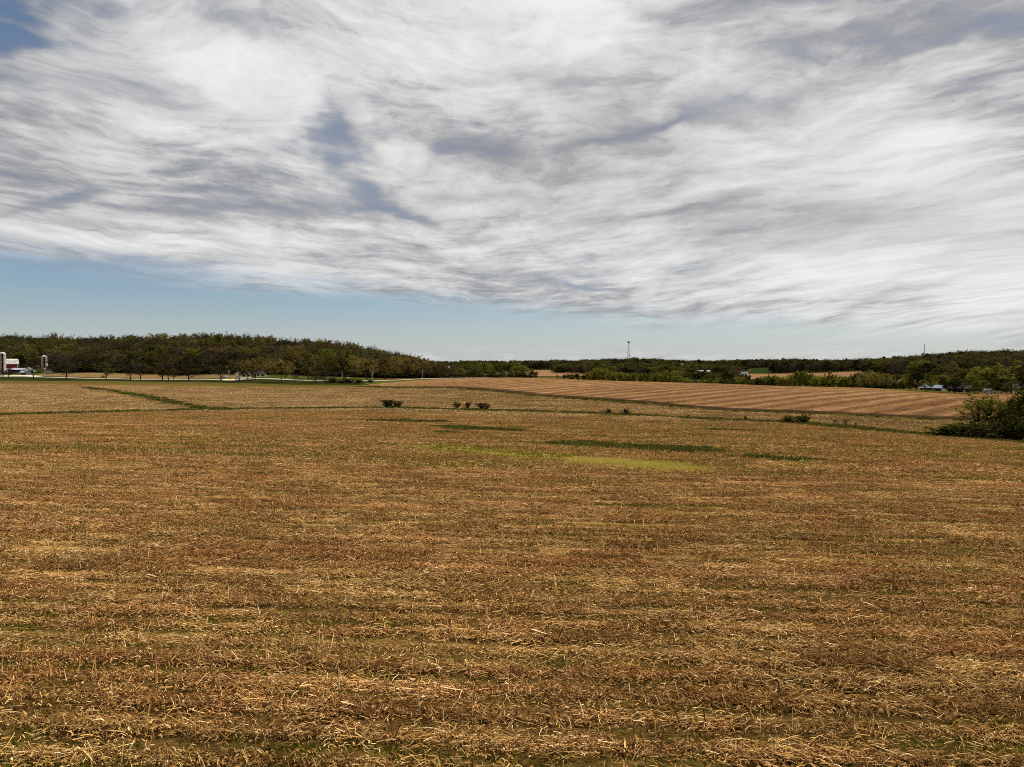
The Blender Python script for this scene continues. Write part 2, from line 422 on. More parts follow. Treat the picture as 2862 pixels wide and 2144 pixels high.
def m_tilled(g):
    p = pos(g); x, y, z = g.sep(p); s = g.attr('stripe'); a = g.attr('along'); edge = g.attr('edge')
    wob = g.noise(g.vec(g.mul(a, .02), g.mul(s, .15), 0), 1.0, 3, .5)
    sw = g.add(s, g.mul(g.sub(wob, .5), 9.0))
    w = g.math('SINE', g.mul(sw, 2 * math.pi / 9.5))
    fur = g.noise(g.vec(g.mul(a, .09), g.mul(s, .8), 2), 1.0, 5, .6)
    spk = g.noise(p, 3.0, 5, .8)
    big = g.noise(p, .012, 3, .5)
    f = g.add(g.add(g.mul(g.mul(w, g.add(.4, g.mul(wob, 1.2))), .15), g.mul(g.sub(fur, .5), 1.0)), g.add(g.mul(g.sub(spk, .5), .95), g.mul(g.sub(big, .5), .5)))
    c = g.ramp(g.add(f, .48), [(0, (.060, .028, .015)), (.30, (.150, .074, .034)), (.58, (.29, .158, .072)), (.85, (.48, .30, .145)), (1, (.64, .46, .25))])
    c = g.mix(edge, c, g.mix(spk, (.030, .017, .010), (.075, .045, .022)))
    return matte(g, c, bump(g, g.add(fur, spk), .18, .8))


def field_mat(c0, c1, sc=.05):
    def fn(g):
        p = pos(g); n = g.noise(p, sc, 6, .65); n2 = g.noise(p, .7, 4, .7)
        return matte(g, g.mix(g.step(.3, .7, g.add(g.mul(n, .6), g.mul(n2, .4))), c0, c1))
    return fn


MAT = {
    'ground': material('stubble_ground', m_ground), 'straw': material('dry_straw', m_straw), 'straw_pale': material('bleached_straw', lambda g: m_straw(g, True)), 'tilled': material('tilled_soil', m_tilled),
    'weed': material('weed_leaf', leafy((.052, .052, .007), (.215, .185, .024), .3, .4)),
    'grass': material('ditch_grass', leafy((.034, .040, .009), (.120, .118, .024), .28, .5)),
    'bark': material('bark', plain((.040, .030, .023), .9, .1, 3, .4)),
    'twig': material('grey_twig', leafy((.030, .023, .016), (.095, .073, .048), .0, .8)),
    'bud': material('brown_bud_leaf', leafy((.036, .031, .012), (.130, .102, .032), .32, 1.0)),
    'gold': material('golden_spring_leaf', leafy((.062, .048, .014), (.24, .178, .042), .36, .8)),
    'green': material('fresh_green_leaf', leafy((.040, .048, .009), (.165, .165, .026), .36, .8)),
    'dark': material('dark_green_leaf', leafy((.011, .015, .005), (.044, .052, .013), .25, .6)),
    'brush': material('brush_leaf', leafy((.026, .023, .010), (.080, .068, .026), .2, .4)),
    'bush': material('bush_leaf', leafy((.026, .029, .008), (.105, .104, .024), .32, .5)),
    'willow': material('willow_leaf', leafy((.060, .064, .010), (.26, .25, .032), .38, .7)),
    'lime': material('yellow_green_leaf', leafy((.060, .064, .010), (.24, .225, .036), .4, .3)),
    'road': material('pale_road', plain((.33, .30, .25), .95, .0, .3, .12)),
    'gravel': material('gravel_drive', plain((.55, .48, .34), .95, .1, .8, .2)),
    'stubble_far': material('far_stubble', field_mat((.13, .082, .032), (.23, .148, .060))),
    'till_far': material('far_tilled', field_mat((.22, .105, .050), (.33, .19, .095))),
    'lawn': material('lawn_grass', field_mat((.050, .066, .012), (.095, .100, .022), .2)),
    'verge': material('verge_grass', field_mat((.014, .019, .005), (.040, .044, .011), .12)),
    'green_field': material('green_crop', field_mat((.022, .034, .010), (.036, .050, .014), .02)),
    'pasture': material('pasture', field_mat((.06, .060, .018), (.12, .110, .036), .03)),
    'white': material('white_paint', plain((.47, .45, .42), .85, .05, .9, .3)),
    'cream': material('cream_siding', plain((.80, .68, .48), .8, .1, 1.2, .12)),
    'red': material('barn_red', plain((.24, .038, .032), .85, .05, 1.0, .4)),
    'darkred': material('dark_red_siding', plain((.060, .012, .012), .85, .15, 1.0, .3)),
    'metal': material('galvanised_metal', plain((.34, .35, .37), .6, .25, .8, .3, .15)),
    'roofdark': material('dark_shingles', plain((.030, .028, .030), .9, .1, 2, .3)),
    'roofblue': material('grey_blue_roof', plain((.19, .215, .25), .8, .1, 1, .25)),
    'stave': material('concrete_stave', plain((.44, .36, .29), .9, .1, 1.5, .2)),
    'rust': material('rusty_hoop', plain((.09, .07, .06), .8, .2, 3, .3)),
    'black': material('dark_opening', plain((.012, .012, .013), .9, .1, 1, .2)),
    'glass': material('window_glass', lambda g: bsdf(g, (.03, .035, .04), .08, .5)),
    'pole': material('weathered_pole', plain((.36, .33, .30), .9, .1, 2, .2)),
    'steel': material('tower_steel', plain((.10, .105, .11), .6, .3, 1, .2)),
    'sand': material('yellow_sand', plain((.72, .58, .30), .95, .1, 1.5, .15)),
    'machine': material('dull_machine_paint', plain((.055, .05, .05), .6, .3, 2, .3)),
    'rubber': material('tyre_rubber', plain((.015, .015, .015), .9, .1, 4, .2)),
    'wood_pale': material('bleached_wood', plain((.52, .46, .40), .9, .1, 3, .25)),
}


# ------------------------------------------------------------------ mesh helpers
class MB:
    def __init__(s): s.v = []; s.f = []; s.t = []
    def add(s, vs, fs, t=.5):
        o = len(s.v); s.v.extend(vs); s.f.extend([tuple(i + o for i in f) for f in fs]); s.t.extend([t] * len(vs))
    def box(s, c, size, rz=0.0, taper=1.0):
        x, y, z = (k / 2 for k in size); ca, sa = math.cos(rz), math.sin(rz); vs = []
        for dz in (-z, z):
            k = 1 if dz < 0 else taper
            for dx, dy in ((-x, -y), (x, -y), (x, y), (-x, y)):
                vs.append((c[0] + (dx * ca - dy * sa) * k, c[1] + (dx * sa + dy * ca) * k, c[2] + dz))
        s.add(vs, [(3, 2, 1, 0), (4, 5, 6, 7), (0, 1, 5, 4), (1, 2, 6, 5), (2, 3, 7, 6), (3, 0, 4, 7)]); return s
    def prism(s, prof, x0, x1, axis='x'):
        """extrude a profile of (y, z) from x0 to x1"""
        n = len(prof); vs = [(x0, a, b) for a, b in prof] + [(x1, a, b) for a, b in prof]
        if axis == 'y': vs = [(b_, a_, c_) for a_, b_, c_ in vs]
        fs = [tuple(range(n)), tuple(range(2 * n - 1, n - 1, -1))] + [(i, i + n, (i + 1) % n + n, (i + 1) % n) for i in range(n)]
        s.add(vs, fs); return s
    def tube(s, pts, rad, sides=5, t=.5, cap=True):
        pts = [np.asarray(p, float) for p in pts]; vs = []; fs = []
        for i, p in enumerate(pts):
            d = pts[min(i + 1, len(pts) - 1)] - pts[max(i - 1, 0)]; d = d / (np.linalg.norm(d) + 1e-9)
            a = np.cross(d, (0, 0, 1.0) if abs(d[2]) < .9 else (1.0, 0, 0)); a /= np.linalg.norm(a) + 1e-9; b = np.cross(d, a)
            r = rad[i] if hasattr(rad, '__len__') else rad
            for k in range(sides):
                an = 2 * math.pi * k / sides; vs.append(tuple(p + (a * math.cos(an) + b * math.sin(an)) * r))
        for i in range(len(pts) - 1):
            for k in range(sides):
                k2 = (k + 1) % sides; fs.append((i * sides + k, i * sides + k2, (i + 1) * sides + k2, (i + 1) * sides + k))
        if cap: fs.append(tuple(range(sides))[::-1]); fs.append(tuple((len(pts) - 1) * sides + k for k in range(sides)))
        s.add(vs, fs, t); return s
    def lathe(s, prof, sides=20, c=(0, 0)):
        vs = []; fs = []
        for r, z in prof:
            for k in range(sides):
                a = 2 * math.pi * k / sides; vs.append((c[0] + r * math.cos(a), c[1] + r * math.sin(a), z))
        for i in range(len(prof) - 1):
            for k in range(sides):
                k2 = (k + 1) % sides; fs.append((i * sides + k, i * sides + k2, (i + 1) * sides + k2, (i + 1) * sides + k))
        fs.append(tuple(range(sides))[::-1]); fs.append(tuple((len(prof) - 1) * sides + k for k in range(sides)))
        s.add(vs, fs); return s
    def mesh(s, name, mat, smooth=False):
        me = bpy.data.meshes.new(name); me.from_pydata([tuple(map(float, q)) for q in s.v], [], s.f)
        at = me.attributes.new('tint', 'FLOAT', 'POINT'); at.data.foreach_set('value', np.array(s.t, np.float32))
        me.materials.append(mat)
        if smooth: me.polygons.foreach_set('use_smooth', [True] * len(me.polygons))
        me.update(); return me
    def build(s, name, mat, parent=None, smooth=False):
        return place(name, s.mesh(name, mat, smooth), parent)


def place(name, me, parent=None):
    o = bpy.data.objects.new(name, me); COL.objects.link(o)
    if parent is not None: o.parent = parent
    return o
def tag(o, label=None, cat=None, group=None, kind=None):
    if label: o['label'] = label
    if cat: o['category'] = cat
    if group: o['group'] = group
    if kind: o['kind'] = kind
    return o
def empty(name, loc, rz=0.0, scale=None):
    o = bpy.data.objects.new(name, None); COL.objects.link(o); o.location = loc; o.rotation_euler = (0, 0, rz)
    o.empty_display_size = .5
    if scale: o.scale = scale
    return o


def grid_object(name, X, Y, Zc, mat, attrs=(), wrap=False):
    """a sheet from 2-d arrays of coordinates"""
    nr, nc = X.shape; v = np.stack([X, Y, Zc], -1).reshape(-1, 3).astype(np.float32)
    i, j = np.meshgrid(np.arange(nr - 1), np.arange(nc if wrap else nc - 1), indexing='ij'); j2 = (j + 1) % nc
    q = np.stack([i * nc + j, i * nc + j2, (i + 1) * nc + j2, (i + 1) * nc + j], -1).reshape(-1, 4)
    me = bpy.data.meshes.new(name); me.vertices.add(len(v)); me.vertices.foreach_set('co', v.ravel())
    me.loops.add(q.size); me.loops.foreach_set('vertex_index', q.ravel().astype(np.int32))
    me.polygons.add(len(q)); me.polygons.foreach_set('loop_start', np.arange(0, q.size, 4, dtype=np.int32))
    me.polygons.foreach_set('loop_total', np.full(len(q), 4, np.int32)); me.polygons.foreach_set('use_smooth', np.ones(len(q), bool))
    me.update(calc_edges=True); me.validate()
    for nm, arr in attrs:
        at = me.attributes.new(nm, 'FLOAT', 'POINT'); at.data.foreach_set('value', np.ascontiguousarray(arr, np.float32).ravel())
    me.materials.append(mat); return place(name, me)


# ------------------------------------------------------------------ the ground sheet
def build_ground():
    az = np.concatenate([np.radians(np.linspace(-50, 50, 381)), np.radians(np.linspace(50, 310, 66)[1:-1])])
    r = np.concatenate([[.02, 1.5, 3], np.geomspace(4.5, 12000, 420)])
    A, R = np.meshgrid(az, r); A, R = A[:, ::-1], R[:, ::-1]
    X, Y = R * np.sin(A), R * np.cos(A); Zc = height(X, Y)
    we, re, so_, gr, ye, s = masks(X, Y)
    far = sst(420, 520, R); we = we * (1 - far); re *= 1 - far; so_ *= 1 - far; gr = np.maximum(gr * (1 - far), .9 * far)
    tiny = (fbm(X * .9, Y * .9, 21, 3) - .5) * .10 * sst(300, 60, R)
    o = grid_object('ground', X, Y, Zc + tiny, MAT['ground'], (('weed', we), ('red', re), ('soil', so_), ('grass', gr), ('yel', ye), ('row', s)), wrap=True)
    tag(o, 'harvested corn field of brown stubble rolling away to the horizon', 'field', kind='structure')


build_ground()


def strip(name, line, half, mat, lift=.08, bank=0.0, label=None, cat='road', n=160, hw2=None):
    line = np.array([p[:2] for p in line]); seg = np.r_[0, np.cumsum(np.hypot(*np.diff(line, axis=0).T))]
    t = np.linspace(0, seg[-1], n); x = np.interp(t, seg, line[:, 0]); y = np.interp(t, seg, line[:, 1])
    for _ in range(12): x[1:-1] = (x[:-2] + x[2:] + 2 * x[1:-1]) / 4; y[1:-1] = (y[:-2] + y[2:] + 2 * y[1:-1]) / 4
    tx, ty = np.gradient(x), np.gradient(y); l = np.hypot(tx, ty); nx, ny = -ty / l, tx / l
    k = np.linspace(-1, 1, 7)[:, None]; X = x + nx * k * half; Y = y + ny * k * half
    Zc = height(X, Y) + lift + bank * (k + 1) / 2
    if bank:     # the raised side runs back down to the ground
        X = np.vstack([X, x + nx * (half + 3)]); Y = np.vstack([Y, y + ny * (half + 3)]); Zc = np.vstack([Zc, (height(X[-1], Y[-1]) - .1)])
    o = grid_object(name, X, Y, Zc, mat); return tag(o, label, cat, kind='structure')


def sheet(name, near, far, mat, lift=.15, label=None, cat='field', n=80, m=40, kind='structure'):
    """a field laid on the ground between its near edge and its far edge, both polylines of world points"""
    def samp(pl):
        pl = np.array([p[:2] for p in pl]); s = np.r_[0, np.cumsum(np.hypot(*np.diff(pl, axis=0).T))]; t = np.linspace(0, s[-1], n)
        return np.stack([np.interp(t, s, pl[:, 0]), np.interp(t, s, pl[:, 1])])
    a, b = samp(near), samp(far); k = np.linspace(0, 1, m)[:, None]
    X = a[0] * (1 - k) + b[0] * k; Y = a[1] * (1 - k) + b[1] * k
    j = (fbm(X * .05, Y * .05, 31) - .5) * 3; X = X + j
    o = grid_object(name, X, Y, height(X, Y) + lift, mat); return tag(o, label, cat, kind=kind)


# the tilled field on the rise
crest = [(1010, 303), (1100, 345), (1250, 360), (1420, 352), (1600, 340), (1800, 322), (2000, 300), (2200, 292), (2450, 285), (2560, 268), (2700, 262), (2862, 250), (3200, 240)]


def build_tilled():
    pxs = np.linspace(1012, 3150, 300)
    lx = [1010, 1250, 1500, 2000, 2400, 2600, 2862, 3400]; ld = [300, 240, 190, 140, 124, 116, 112, 105]
    d0 = np.interp(pxs, lx, ld); d1 = np.maximum(np.interp(pxs, [c[0] for c in crest], [c[1] for c in crest]), d0 + .5)
    k = np.linspace(0, 1, 170)[:, None]; Y = d0 * (1 - k) + d1 * k; X = (pxs - 1431) / F * Y
    s = Y - .72 * X - .0016 * X * X; al = X + .72 * Y
    d, _ = seg_dist(X, Y, till_edge); edge = sst(7, 3, d + (fbm(X * .3, Y * .3, 4) - .5) * 4)
    o = grid_object('tilled_field', X, Y, height(X, Y) - .06 + (.17 + (fbm(X * .5, Y * .5, 9) - .5) * .12) * sst(0, 4, d), MAT['tilled'], (('stripe', s), ('along', al), ('edge', edge)))
    tag(o, 'tilled brown field with curved pale stripes on the rise', 'field', kind='structure'); return X, Y, s, edge


TX, TY, TS, TE = build_tilled()

road_line = L((-500, 1050, 430), (0, 1053.5, 416), (250, 1058.5, 405), (450, 1062.5, 398), (650, 1064, 388), (850, 1064, 372), (1000, 1064, 352), (1080, 1063, 346),
              (1180, 1060, 350), (1290, 1058.5, 366), (1400, 1058, 395), (1540, 1057, 440), (1800, 1060, 470))
strip('road', road_line, 2.0, MAT['road'], .12, .15, 'pale country road running behind the roadside trees')
strip('farm_drive', L((-100, 1047, 455), (0, 1049, 448), (60, 1051, 435), (110, 1055.5, 413)), 2.6, MAT['gravel'], .22, .35, 'pale gravel drive joining the road by the barn')
strip('gravel_yard', L((30, 1041.5, 512), (62, 1041.5, 512)), 4.0, MAT['gravel'], .25, .3, 'gravel yard in front of the red barn', n=30)
sheet('hay_field', L((90, 1054, 424), (300, 1058, 415), (480, 1062, 407), (700, 1060, 396)), L((110, 1047, 470), (200, 1044, 482), (400, 1048, 470), (520, 1053, 452), (620, 1057, 432)),
      MAT['stubble_far'], .2, 'tan field between the road and the wooded hill')
sheet('farm_lawn', L((-300, 1052, 422), (0, 1052, 426), (60, 1054, 422), (120, 1056, 418)), L((-300, 1040, 540), (0, 1040, 540), (60, 1041, 530), (140, 1043, 500)), MAT['lawn'], .12, 'green lawn round the red barn and silo')
sheet('house_lawn', L((560, 1064, 395), (700, 1064, 388), (860, 1064, 374), (1060, 1064, 352)), L((590, 1055, 435), (700, 1053, 430), (880, 1053, 410), (1060, 1056, 385)), MAT['lawn'], .14, 'lawn round the cream house under the wood')
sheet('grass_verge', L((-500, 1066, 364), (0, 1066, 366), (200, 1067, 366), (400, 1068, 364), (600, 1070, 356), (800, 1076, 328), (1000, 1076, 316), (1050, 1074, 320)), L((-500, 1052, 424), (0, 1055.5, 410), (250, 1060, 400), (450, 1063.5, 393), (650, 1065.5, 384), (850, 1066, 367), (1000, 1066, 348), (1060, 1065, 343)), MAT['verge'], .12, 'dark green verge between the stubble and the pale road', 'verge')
sheet('roadside_grass', L((1010, 1076, 312), (1100, 1070, 322), (1300, 1060, 345)), L((1030, 1066, 343), (1120, 1063, 343), (1300, 1059, 358)), MAT['lawn'], .16, 'green grass between the tilled field and the pale road')
sheet('yard_lawn', L((2478, 1092, 268), (2560, 1097, 268), (2700, 1104, 263), (2720, 1103, 263)), L((2500, 1085, 325), (2600, 1088, 325), (2700, 1093, 325), (2740, 1096, 325)), MAT['lawn'], .25, 'green lawn in front of the dark red house')
sheet('distant_tilled_field', L((1440, 1052, 640), (1540, 1052, 640), (1660, 1051, 640)), L((1480, 1037, 950), (1540, 1034, 980), (1640, 1038, 900)), MAT['till_far'], .3, 'distant brown field left of the yellow willows')
sheet('distant_green_field', L((2085, 1043.5, 890), (2140, 1043.5, 890), (2182, 1042, 890)), L((2110, 1030.5, 1120), (2140, 1029.5, 1130), (2172, 1030, 1110)), MAT['green_field'], .3, 'small dark green field below the distant wood')
sheet('distant_tan_field', L((2060, 1062, 560), (2200, 1058, 580), (2330, 1054, 600), (2470, 1050, 610)), L((2080, 1047.5, 790), (2200, 1044, 790), (2330, 1040.5, 770), (2470, 1035, 740)), MAT['till_far'], .35, 'distant tan field behind the thicket on the right')
sheet('distant_pasture', L((1880, 1068, 470), (2000, 1068, 470), (2080, 1066, 480)), L((1880, 1046, 760), (2000, 1046, 760), (2080, 1046, 760)), MAT['pasture'], .3, 'pale pasture glimpsed between the trees beyond the crest')
sheet('distant_stubble_field', L((1580, 1047, 720), (1700, 1050, 700), (1830, 1050, 700)), L((1590, 1040, 860), (1700, 1042, 840), (1830, 1042, 840)), MAT['stubble_far'], .3, 'strip of distant pale stubble behind the yellow willows')

# ------------------------------------------------------------------ scattering (stuff)
def proto_collection(name, meshes):
    c = bpy.data.collections.new(name)
    for i, me in enumerate(meshes):
        c.objects.link(bpy.data.objects.new("%s_%02d" % (name, i), me))
    return c


def scatter(name, pts, yaw, scl, idx, coll, label, cat, tilt=True, nrm=None):
    pts = np.asarray(pts, np.float32); n = len(pts)
    me = bpy.data.meshes.new(name); me.vertices.add(n); me.vertices.foreach_set('co', pts.ravel())
    nb = np.tile([0, 0, 1.0], (n, 1)) if nrm is None else nrm
    ca, sa = np.cos(yaw), np.sin(yaw)
    bx = nb[:, 0] * ca + nb[:, 1] * sa; by = -nb[:, 0] * sa + nb[:, 1] * ca
    rot = np.stack([-np.arcsin(np.clip(by, -1, 1)), np.arctan2(bx, nb[:, 2]), yaw], 1).astype(np.float32)
    a = me.attributes.new('rot', 'FLOAT_VECTOR', 'POINT'); a.data.foreach_set('vector', rot.ravel())
    scl = np.asarray(scl, np.float32); scl = np.repeat(scl[:, None], 3, 1) if scl.ndim == 1 else scl
    a = me.attributes.new('scl', 'FLOAT_VECTOR', 'POINT'); a.data.foreach_set('vector', np.ascontiguousarray(scl).ravel())
    a = me.attributes.new('idx', 'INT', 'POINT'); a.data.foreach_set('value', np.asarray(idx, np.int32))
    o = place(name, me); tag(o, label, cat, kind='stuff')
    t = bpy.data.node_groups.new(name + '_scatter', 'GeometryNodeTree')
    t.interface.new_socket('Geometry', in_out='INPUT', socket_type='NodeSocketGeometry'); t.interface.new_socket('Geometry', in_out='OUTPUT', socket_type='NodeSocketGeometry')
    g = NG(t); gi = g.new('NodeGroupInput'); go = g.new('NodeGroupOutput')
    ci = g.new('GeometryNodeCollectionInfo'); ci.inputs['Collection'].default_value = coll
    ci.inputs['Separate Children'].default_value = True; ci.inputs['Reset Children'].default_value = True
    def na(nm, ty):
        q = g.new('GeometryNodeInputNamedAttribute', data_type=ty); q.inputs['Name'].default_value = nm; return q.outputs[0]
    ip = g.new('GeometryNodeInstanceOnPoints'); ip.inputs['Pick Instance'].default_value = True
    er = g.new('FunctionNodeEulerToRotation'); g.l.new(na('rot', 'FLOAT_VECTOR'), er.inputs[0])
    g.l.new(gi.outputs[0], ip.inputs['Points']); g.l.new(ci.outputs[0], ip.inputs['Instance'])
    g.l.new(na('idx', 'INT'), ip.inputs['Instance Index']); g.l.new(er.outputs[0], ip.inputs['Rotation']); g.l.new(na('scl', 'FLOAT_VECTOR'), ip.inputs['Scale'])
    g.l.new(ip.outputs[0], go.inputs[0])
    md = o.modifiers.new('scatter', 'NODES'); md.node_group = t; return o


def litter_mesh(name, seed, sx, sy, rows, nst, nlf, k, up=.5, thick=1.0, mat='straw'):
    """a mat of broken stalks and shredded leaves sx by sy, gathered on its rows, which run along x"""
    r = random.Random(seed); b = MB()
    drifts = [r.uniform(-.45, .45) * sx for _ in range(4)]
    def spot():     # pieces gather along the rows in loose drifts
        x = r.choice(drifts) + r.gauss(0, .12) * sx if r.random() < .4 else r.uniform(-.5, .5) * sx
        if r.random() < .25: return x, r.uniform(-.5, .5) * sy
        return x, ((r.randrange(rows) + .5) / rows - .5) * sy + r.gauss(0, .15) * sy / rows
    for _ in range(nst):
        x, y = spot()
        a = r.gauss(.12, .42) if r.random() < .6 else r.uniform(0, math.pi); ln = r.uniform(.06, .24) * k * (1.9 if r.random() < .10 else 1); rad = r.uniform(.0026, .0062) * k * thick
        if r.random() < .05: rad *= 1.6
        ti = r.gauss(0, .20) * up * 2; z = r.uniform(.005, .085) * k + abs(math.sin(ti)) * ln / 2
        dx, dy, dz = math.cos(a) * math.cos(ti) * ln / 2, math.sin(a) * math.cos(ti) * ln / 2, math.sin(ti) * ln / 2
        t = min(.93, max(0, r.gauss(.54, .22))); mid = (x + r.gauss(0, .010) * k, y + r.gauss(0, .010) * k, z + r.gauss(.006, .010) * k)
        b.tube([(x - dx, y - dy, z - dz), mid, (x + dx, y + dy, z + dz)], [rad, rad, rad * .8], 3, t, False)
    for _ in range(nlf):
        x, y = spot()
        a = r.gauss(.1, .6) if r.random() < .5 else r.uniform(0, math.pi * 2); ln = r.uniform(.025, .13) * k; w = r.uniform(.0028, .0080) * k * thick
        z = r.uniform(.0, .065) * k; ca, sa = math.cos(a), math.sin(a); ro = r.uniform(-1, 1) * w; e = r.uniform(-.3, .9) * ln * .45 * up
        wx, wy = -sa * w, ca * w; t = min(1, max(0, r.gauss(.40, .23)))
        h0, h1_, h2 = z, z + r.uniform(.0, .04) * k * up * 2, z + e
        vs = []
        for q, hh in ((-.5, h0), (0, h1_), (.5, h2)):
            vs += [(x + ca * ln * q - wx, y + sa * ln * q - wy, hh - ro), (x + ca * ln * q + wx, y + sa * ln * q + wy, hh + ro)]
        b.add(vs, [(0, 1, 3, 2), (2, 3, 5, 4)], t)
    return b.mesh(name, MAT[mat])


def stub_mesh(name, seed, n=1, spread=0.0, k=1.0):
    r = random.Random(seed); b = MB()
    for _ in range(n):
        x, y = r.uniform(-spread, spread), r.gauss(0, .04); h = r.uniform(.10, .30) * k; a = r.uniform(0, 6.28); le = abs(r.gauss(0, .3))
        if r.random() < .12: le = 1.1; h *= 1.4
        tx, ty, tz = x + math.cos(a) * math.sin(le) * h, y + math.sin(a) * math.sin(le) * h, math.cos(le) * h
        t = min(1, max(0, r.gauss(.64, .15))); rad = r.uniform(.004, .0078) * k
        b.tube([(x, y, -.02), ((x + tx) / 2 + r.gauss(0, .008), (y + ty) / 2, tz / 2), (tx, ty, tz)], [rad * 1.2, rad, rad * .85], 4, t)
        if r.random() < .6:      # a torn leaf hanging from the stub
            a2 = r.uniform(0, 6.28); l2 = r.uniform(.06, .16) * k; w = .008 * k; ca, sa = math.cos(a2), math.sin(a2); z0 = tz * r.uniform(.4, .9)
            b.add([(x - sa * w, y + ca * w, z0), (x + sa * w, y - ca * w, z0), (x + ca * l2 * .6 - sa * w, y + sa * l2 * .6 + ca * w, z0 + .03 * k), (x + ca * l2 * .6 + sa * w, y + sa * l2 * .6 - ca * w, z0 + .03 * k),
                   (x + ca * l2 - sa * w, y + sa * l2, z0 - .08 * k), (x + ca * l2 + sa * w, y + sa * l2, z0 - .08 * k)], [(0, 1, 3, 2), (2, 3, 5, 4)], t * .85)
    return b.mesh(name, MAT['straw'])


def tuft_mesh(name, seed, n, hgt, spread, mat, w=.006):
    r = random.Random(seed); b = MB()
    for _ in range(n):
        a = r.uniform(0, 6.28); q = spread * math.sqrt(r.random()); x, y = q * math.cos(a), q * math.sin(a); h = hgt * r.uniform(.4, 1); le = r.uniform(.1, .9); a2 = r.uniform(0, 6.28)
        ca, sa = math.cos(a2), math.sin(a2); ww = w * r.uniform(.7, 1.5); m = math.sin(le) * h
        b.add([(x - sa * ww, y + ca * ww, -.01), (x + sa * ww, y - ca * ww, -.01), (x + ca * m * .4 - sa * ww, y + sa * m * .4 + ca * ww, h * .6), (x + ca * m * .4 + sa * ww, y + sa * m * .4 - ca * ww, h * .6),
               (x + ca * m, y + sa * m, h * (.75 + .25 * math.cos(le)))], [(0, 1, 3, 2), (2, 3, 4)], r.random())
    return b.mesh(name, mat)


def in_view_points(d0, d1, step, extra=1.10, jit=.5):
    """a jittered grid of ground positions between two depths, a little wider than the view"""
    ys = np.arange(d0, d1, step); out = []
    for yv in ys:
        hw = yv * .7227 * extra + 2.5; xs = np.arange(-hw, hw, step)
        out.append(np.stack([xs, np.full_like(xs, yv)], 1))
    p = np.concatenate(out); return p + RNG.uniform(-jit, jit, p.shape) * step


def keep_field(x, y):
    """true on the stubble field: not on the tilled field, not beyond the verge"""
    px = 1431 + x / y * F
    lim = np.interp(px, [-400, 0, 400, 800, 1010, 1250, 1500, 2000, 2400, 2600, 2862, 3200], [318, 322, 308, 298, 296, 236, 187, 138, 122, 114, 110, 106])
    return y < lim - 1.5


def row_points(s0, s1, ds, dx, extra=1.08):
    """points spaced dx along rows ds apart"""
    xs, ys = [], []
    for k in range(int(s0 / ds), int(s1 / ds) + 1):
        sv = k * ds; hw = max(sv, 8) * .7227 * extra + 3; x = np.arange(-hw * 1.12, hw * 1.12, dx) + RNG.uniform(0, dx); y = np.full_like(x, sv)
        for _ in range(8): y = y - (row_coord(x, y) - sv) * .8
        xs.append(x); ys.append(y)
    x, y = np.concatenate(xs), np.concatenate(ys); m = (y > 6.8) & (np.abs(x) < y * .7227 * extra + 2.5); return x[m], y[m]


def litter_field(tag_, xy, meshes, s0, s1, label, patch):
    """meshes come as thin, middling and thick mats; the thick ones follow the windrows"""
    x, y = xy; k = keep_field(x, y); x, y = x[k], y[k]
    we, re, so_, gr, ye, s = masks(x, y)
    dens = .50 - .28 * we * sst(36, 44, y) * sst(120, 105, y) + 1.7 * (fbm(x * .035, s * .62, 14, 4, .6) - .5) + .7 * (fbm(x * .015, s * .10, 15) - .5) + .10 * np.cos(s * 2 * math.pi / 6.08) - .20 * we - .55 * so_ - .6 * ye + .15 * sst(15, 9, y) + RNG.normal(0, .10, len(x))
    drop = (gr > .42) | (ye > .5)
    for ln_, wd in ((swale, 1.6), (lane, 2.2)): drop |= seg_dist(x, y, ln_)[0] < wd + .25 * patch
    cls = np.digitize(dens, [.36, .60]); m = ~drop & ((so_ < .85) | (RNG.random(len(x)) < .55)); x, y, cls = x[m], y[m], cls[m]; n = len(x); nv = len(meshes) // 3
    yaw = row_dir(x, y) + RNG.normal(0, .04, n) + np.where(RNG.random(n) < .5, math.pi, 0)
    c = proto_collection(tag_ + '_pieces', meshes)
    sc = RNG.uniform(s0, s1, n); flip = np.where(RNG.random(n) < .3, -1, 1)
    scl = np.stack([sc, sc * flip, sc * RNG.uniform(.7, 1.5, n)], 1)
    scatter(tag_, np.stack([x, y, height(x, y)], 1), yaw, scl, cls * nv + RNG.integers(0, nv, n), c, label, 'straw', nrm=normals(x, y))


NEAR = [litter_mesh('straw_near_%d' % i, 100 + i, 2.1, .80, 1, *((320, 780), (650, 1750), (980, 2600))[i // 4], .84) for i in range(12)]
MID = [litter_mesh('straw_mid_%d' % i, 200 + i, 4.4, 1.55, 2, *((170, 360), (360, 820), (560, 1250))[i // 3], 1.12, .6, 1.1) for i in range(9)]
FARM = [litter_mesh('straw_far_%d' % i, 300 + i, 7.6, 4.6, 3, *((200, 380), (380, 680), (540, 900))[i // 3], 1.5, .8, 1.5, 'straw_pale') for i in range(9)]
litter_field('straw_litter', row_points(7, 38, .76, 1.75), NEAR, .92, 1.1, 'broken corn stalks and shredded leaves strewn over the near field', 1.0)
litter_field('thin_straw_litter', row_points(38, 114, 1.52, 3.8), MID, .92, 1.1, 'fine corn litter covering the middle of the field', 2.0)
litter_field('distant_straw_litter', row_points(114, 326, 4.5, 6.6), FARM, .92, 1.1, 'distant pale corn litter beyond the green ditch', 5.0)


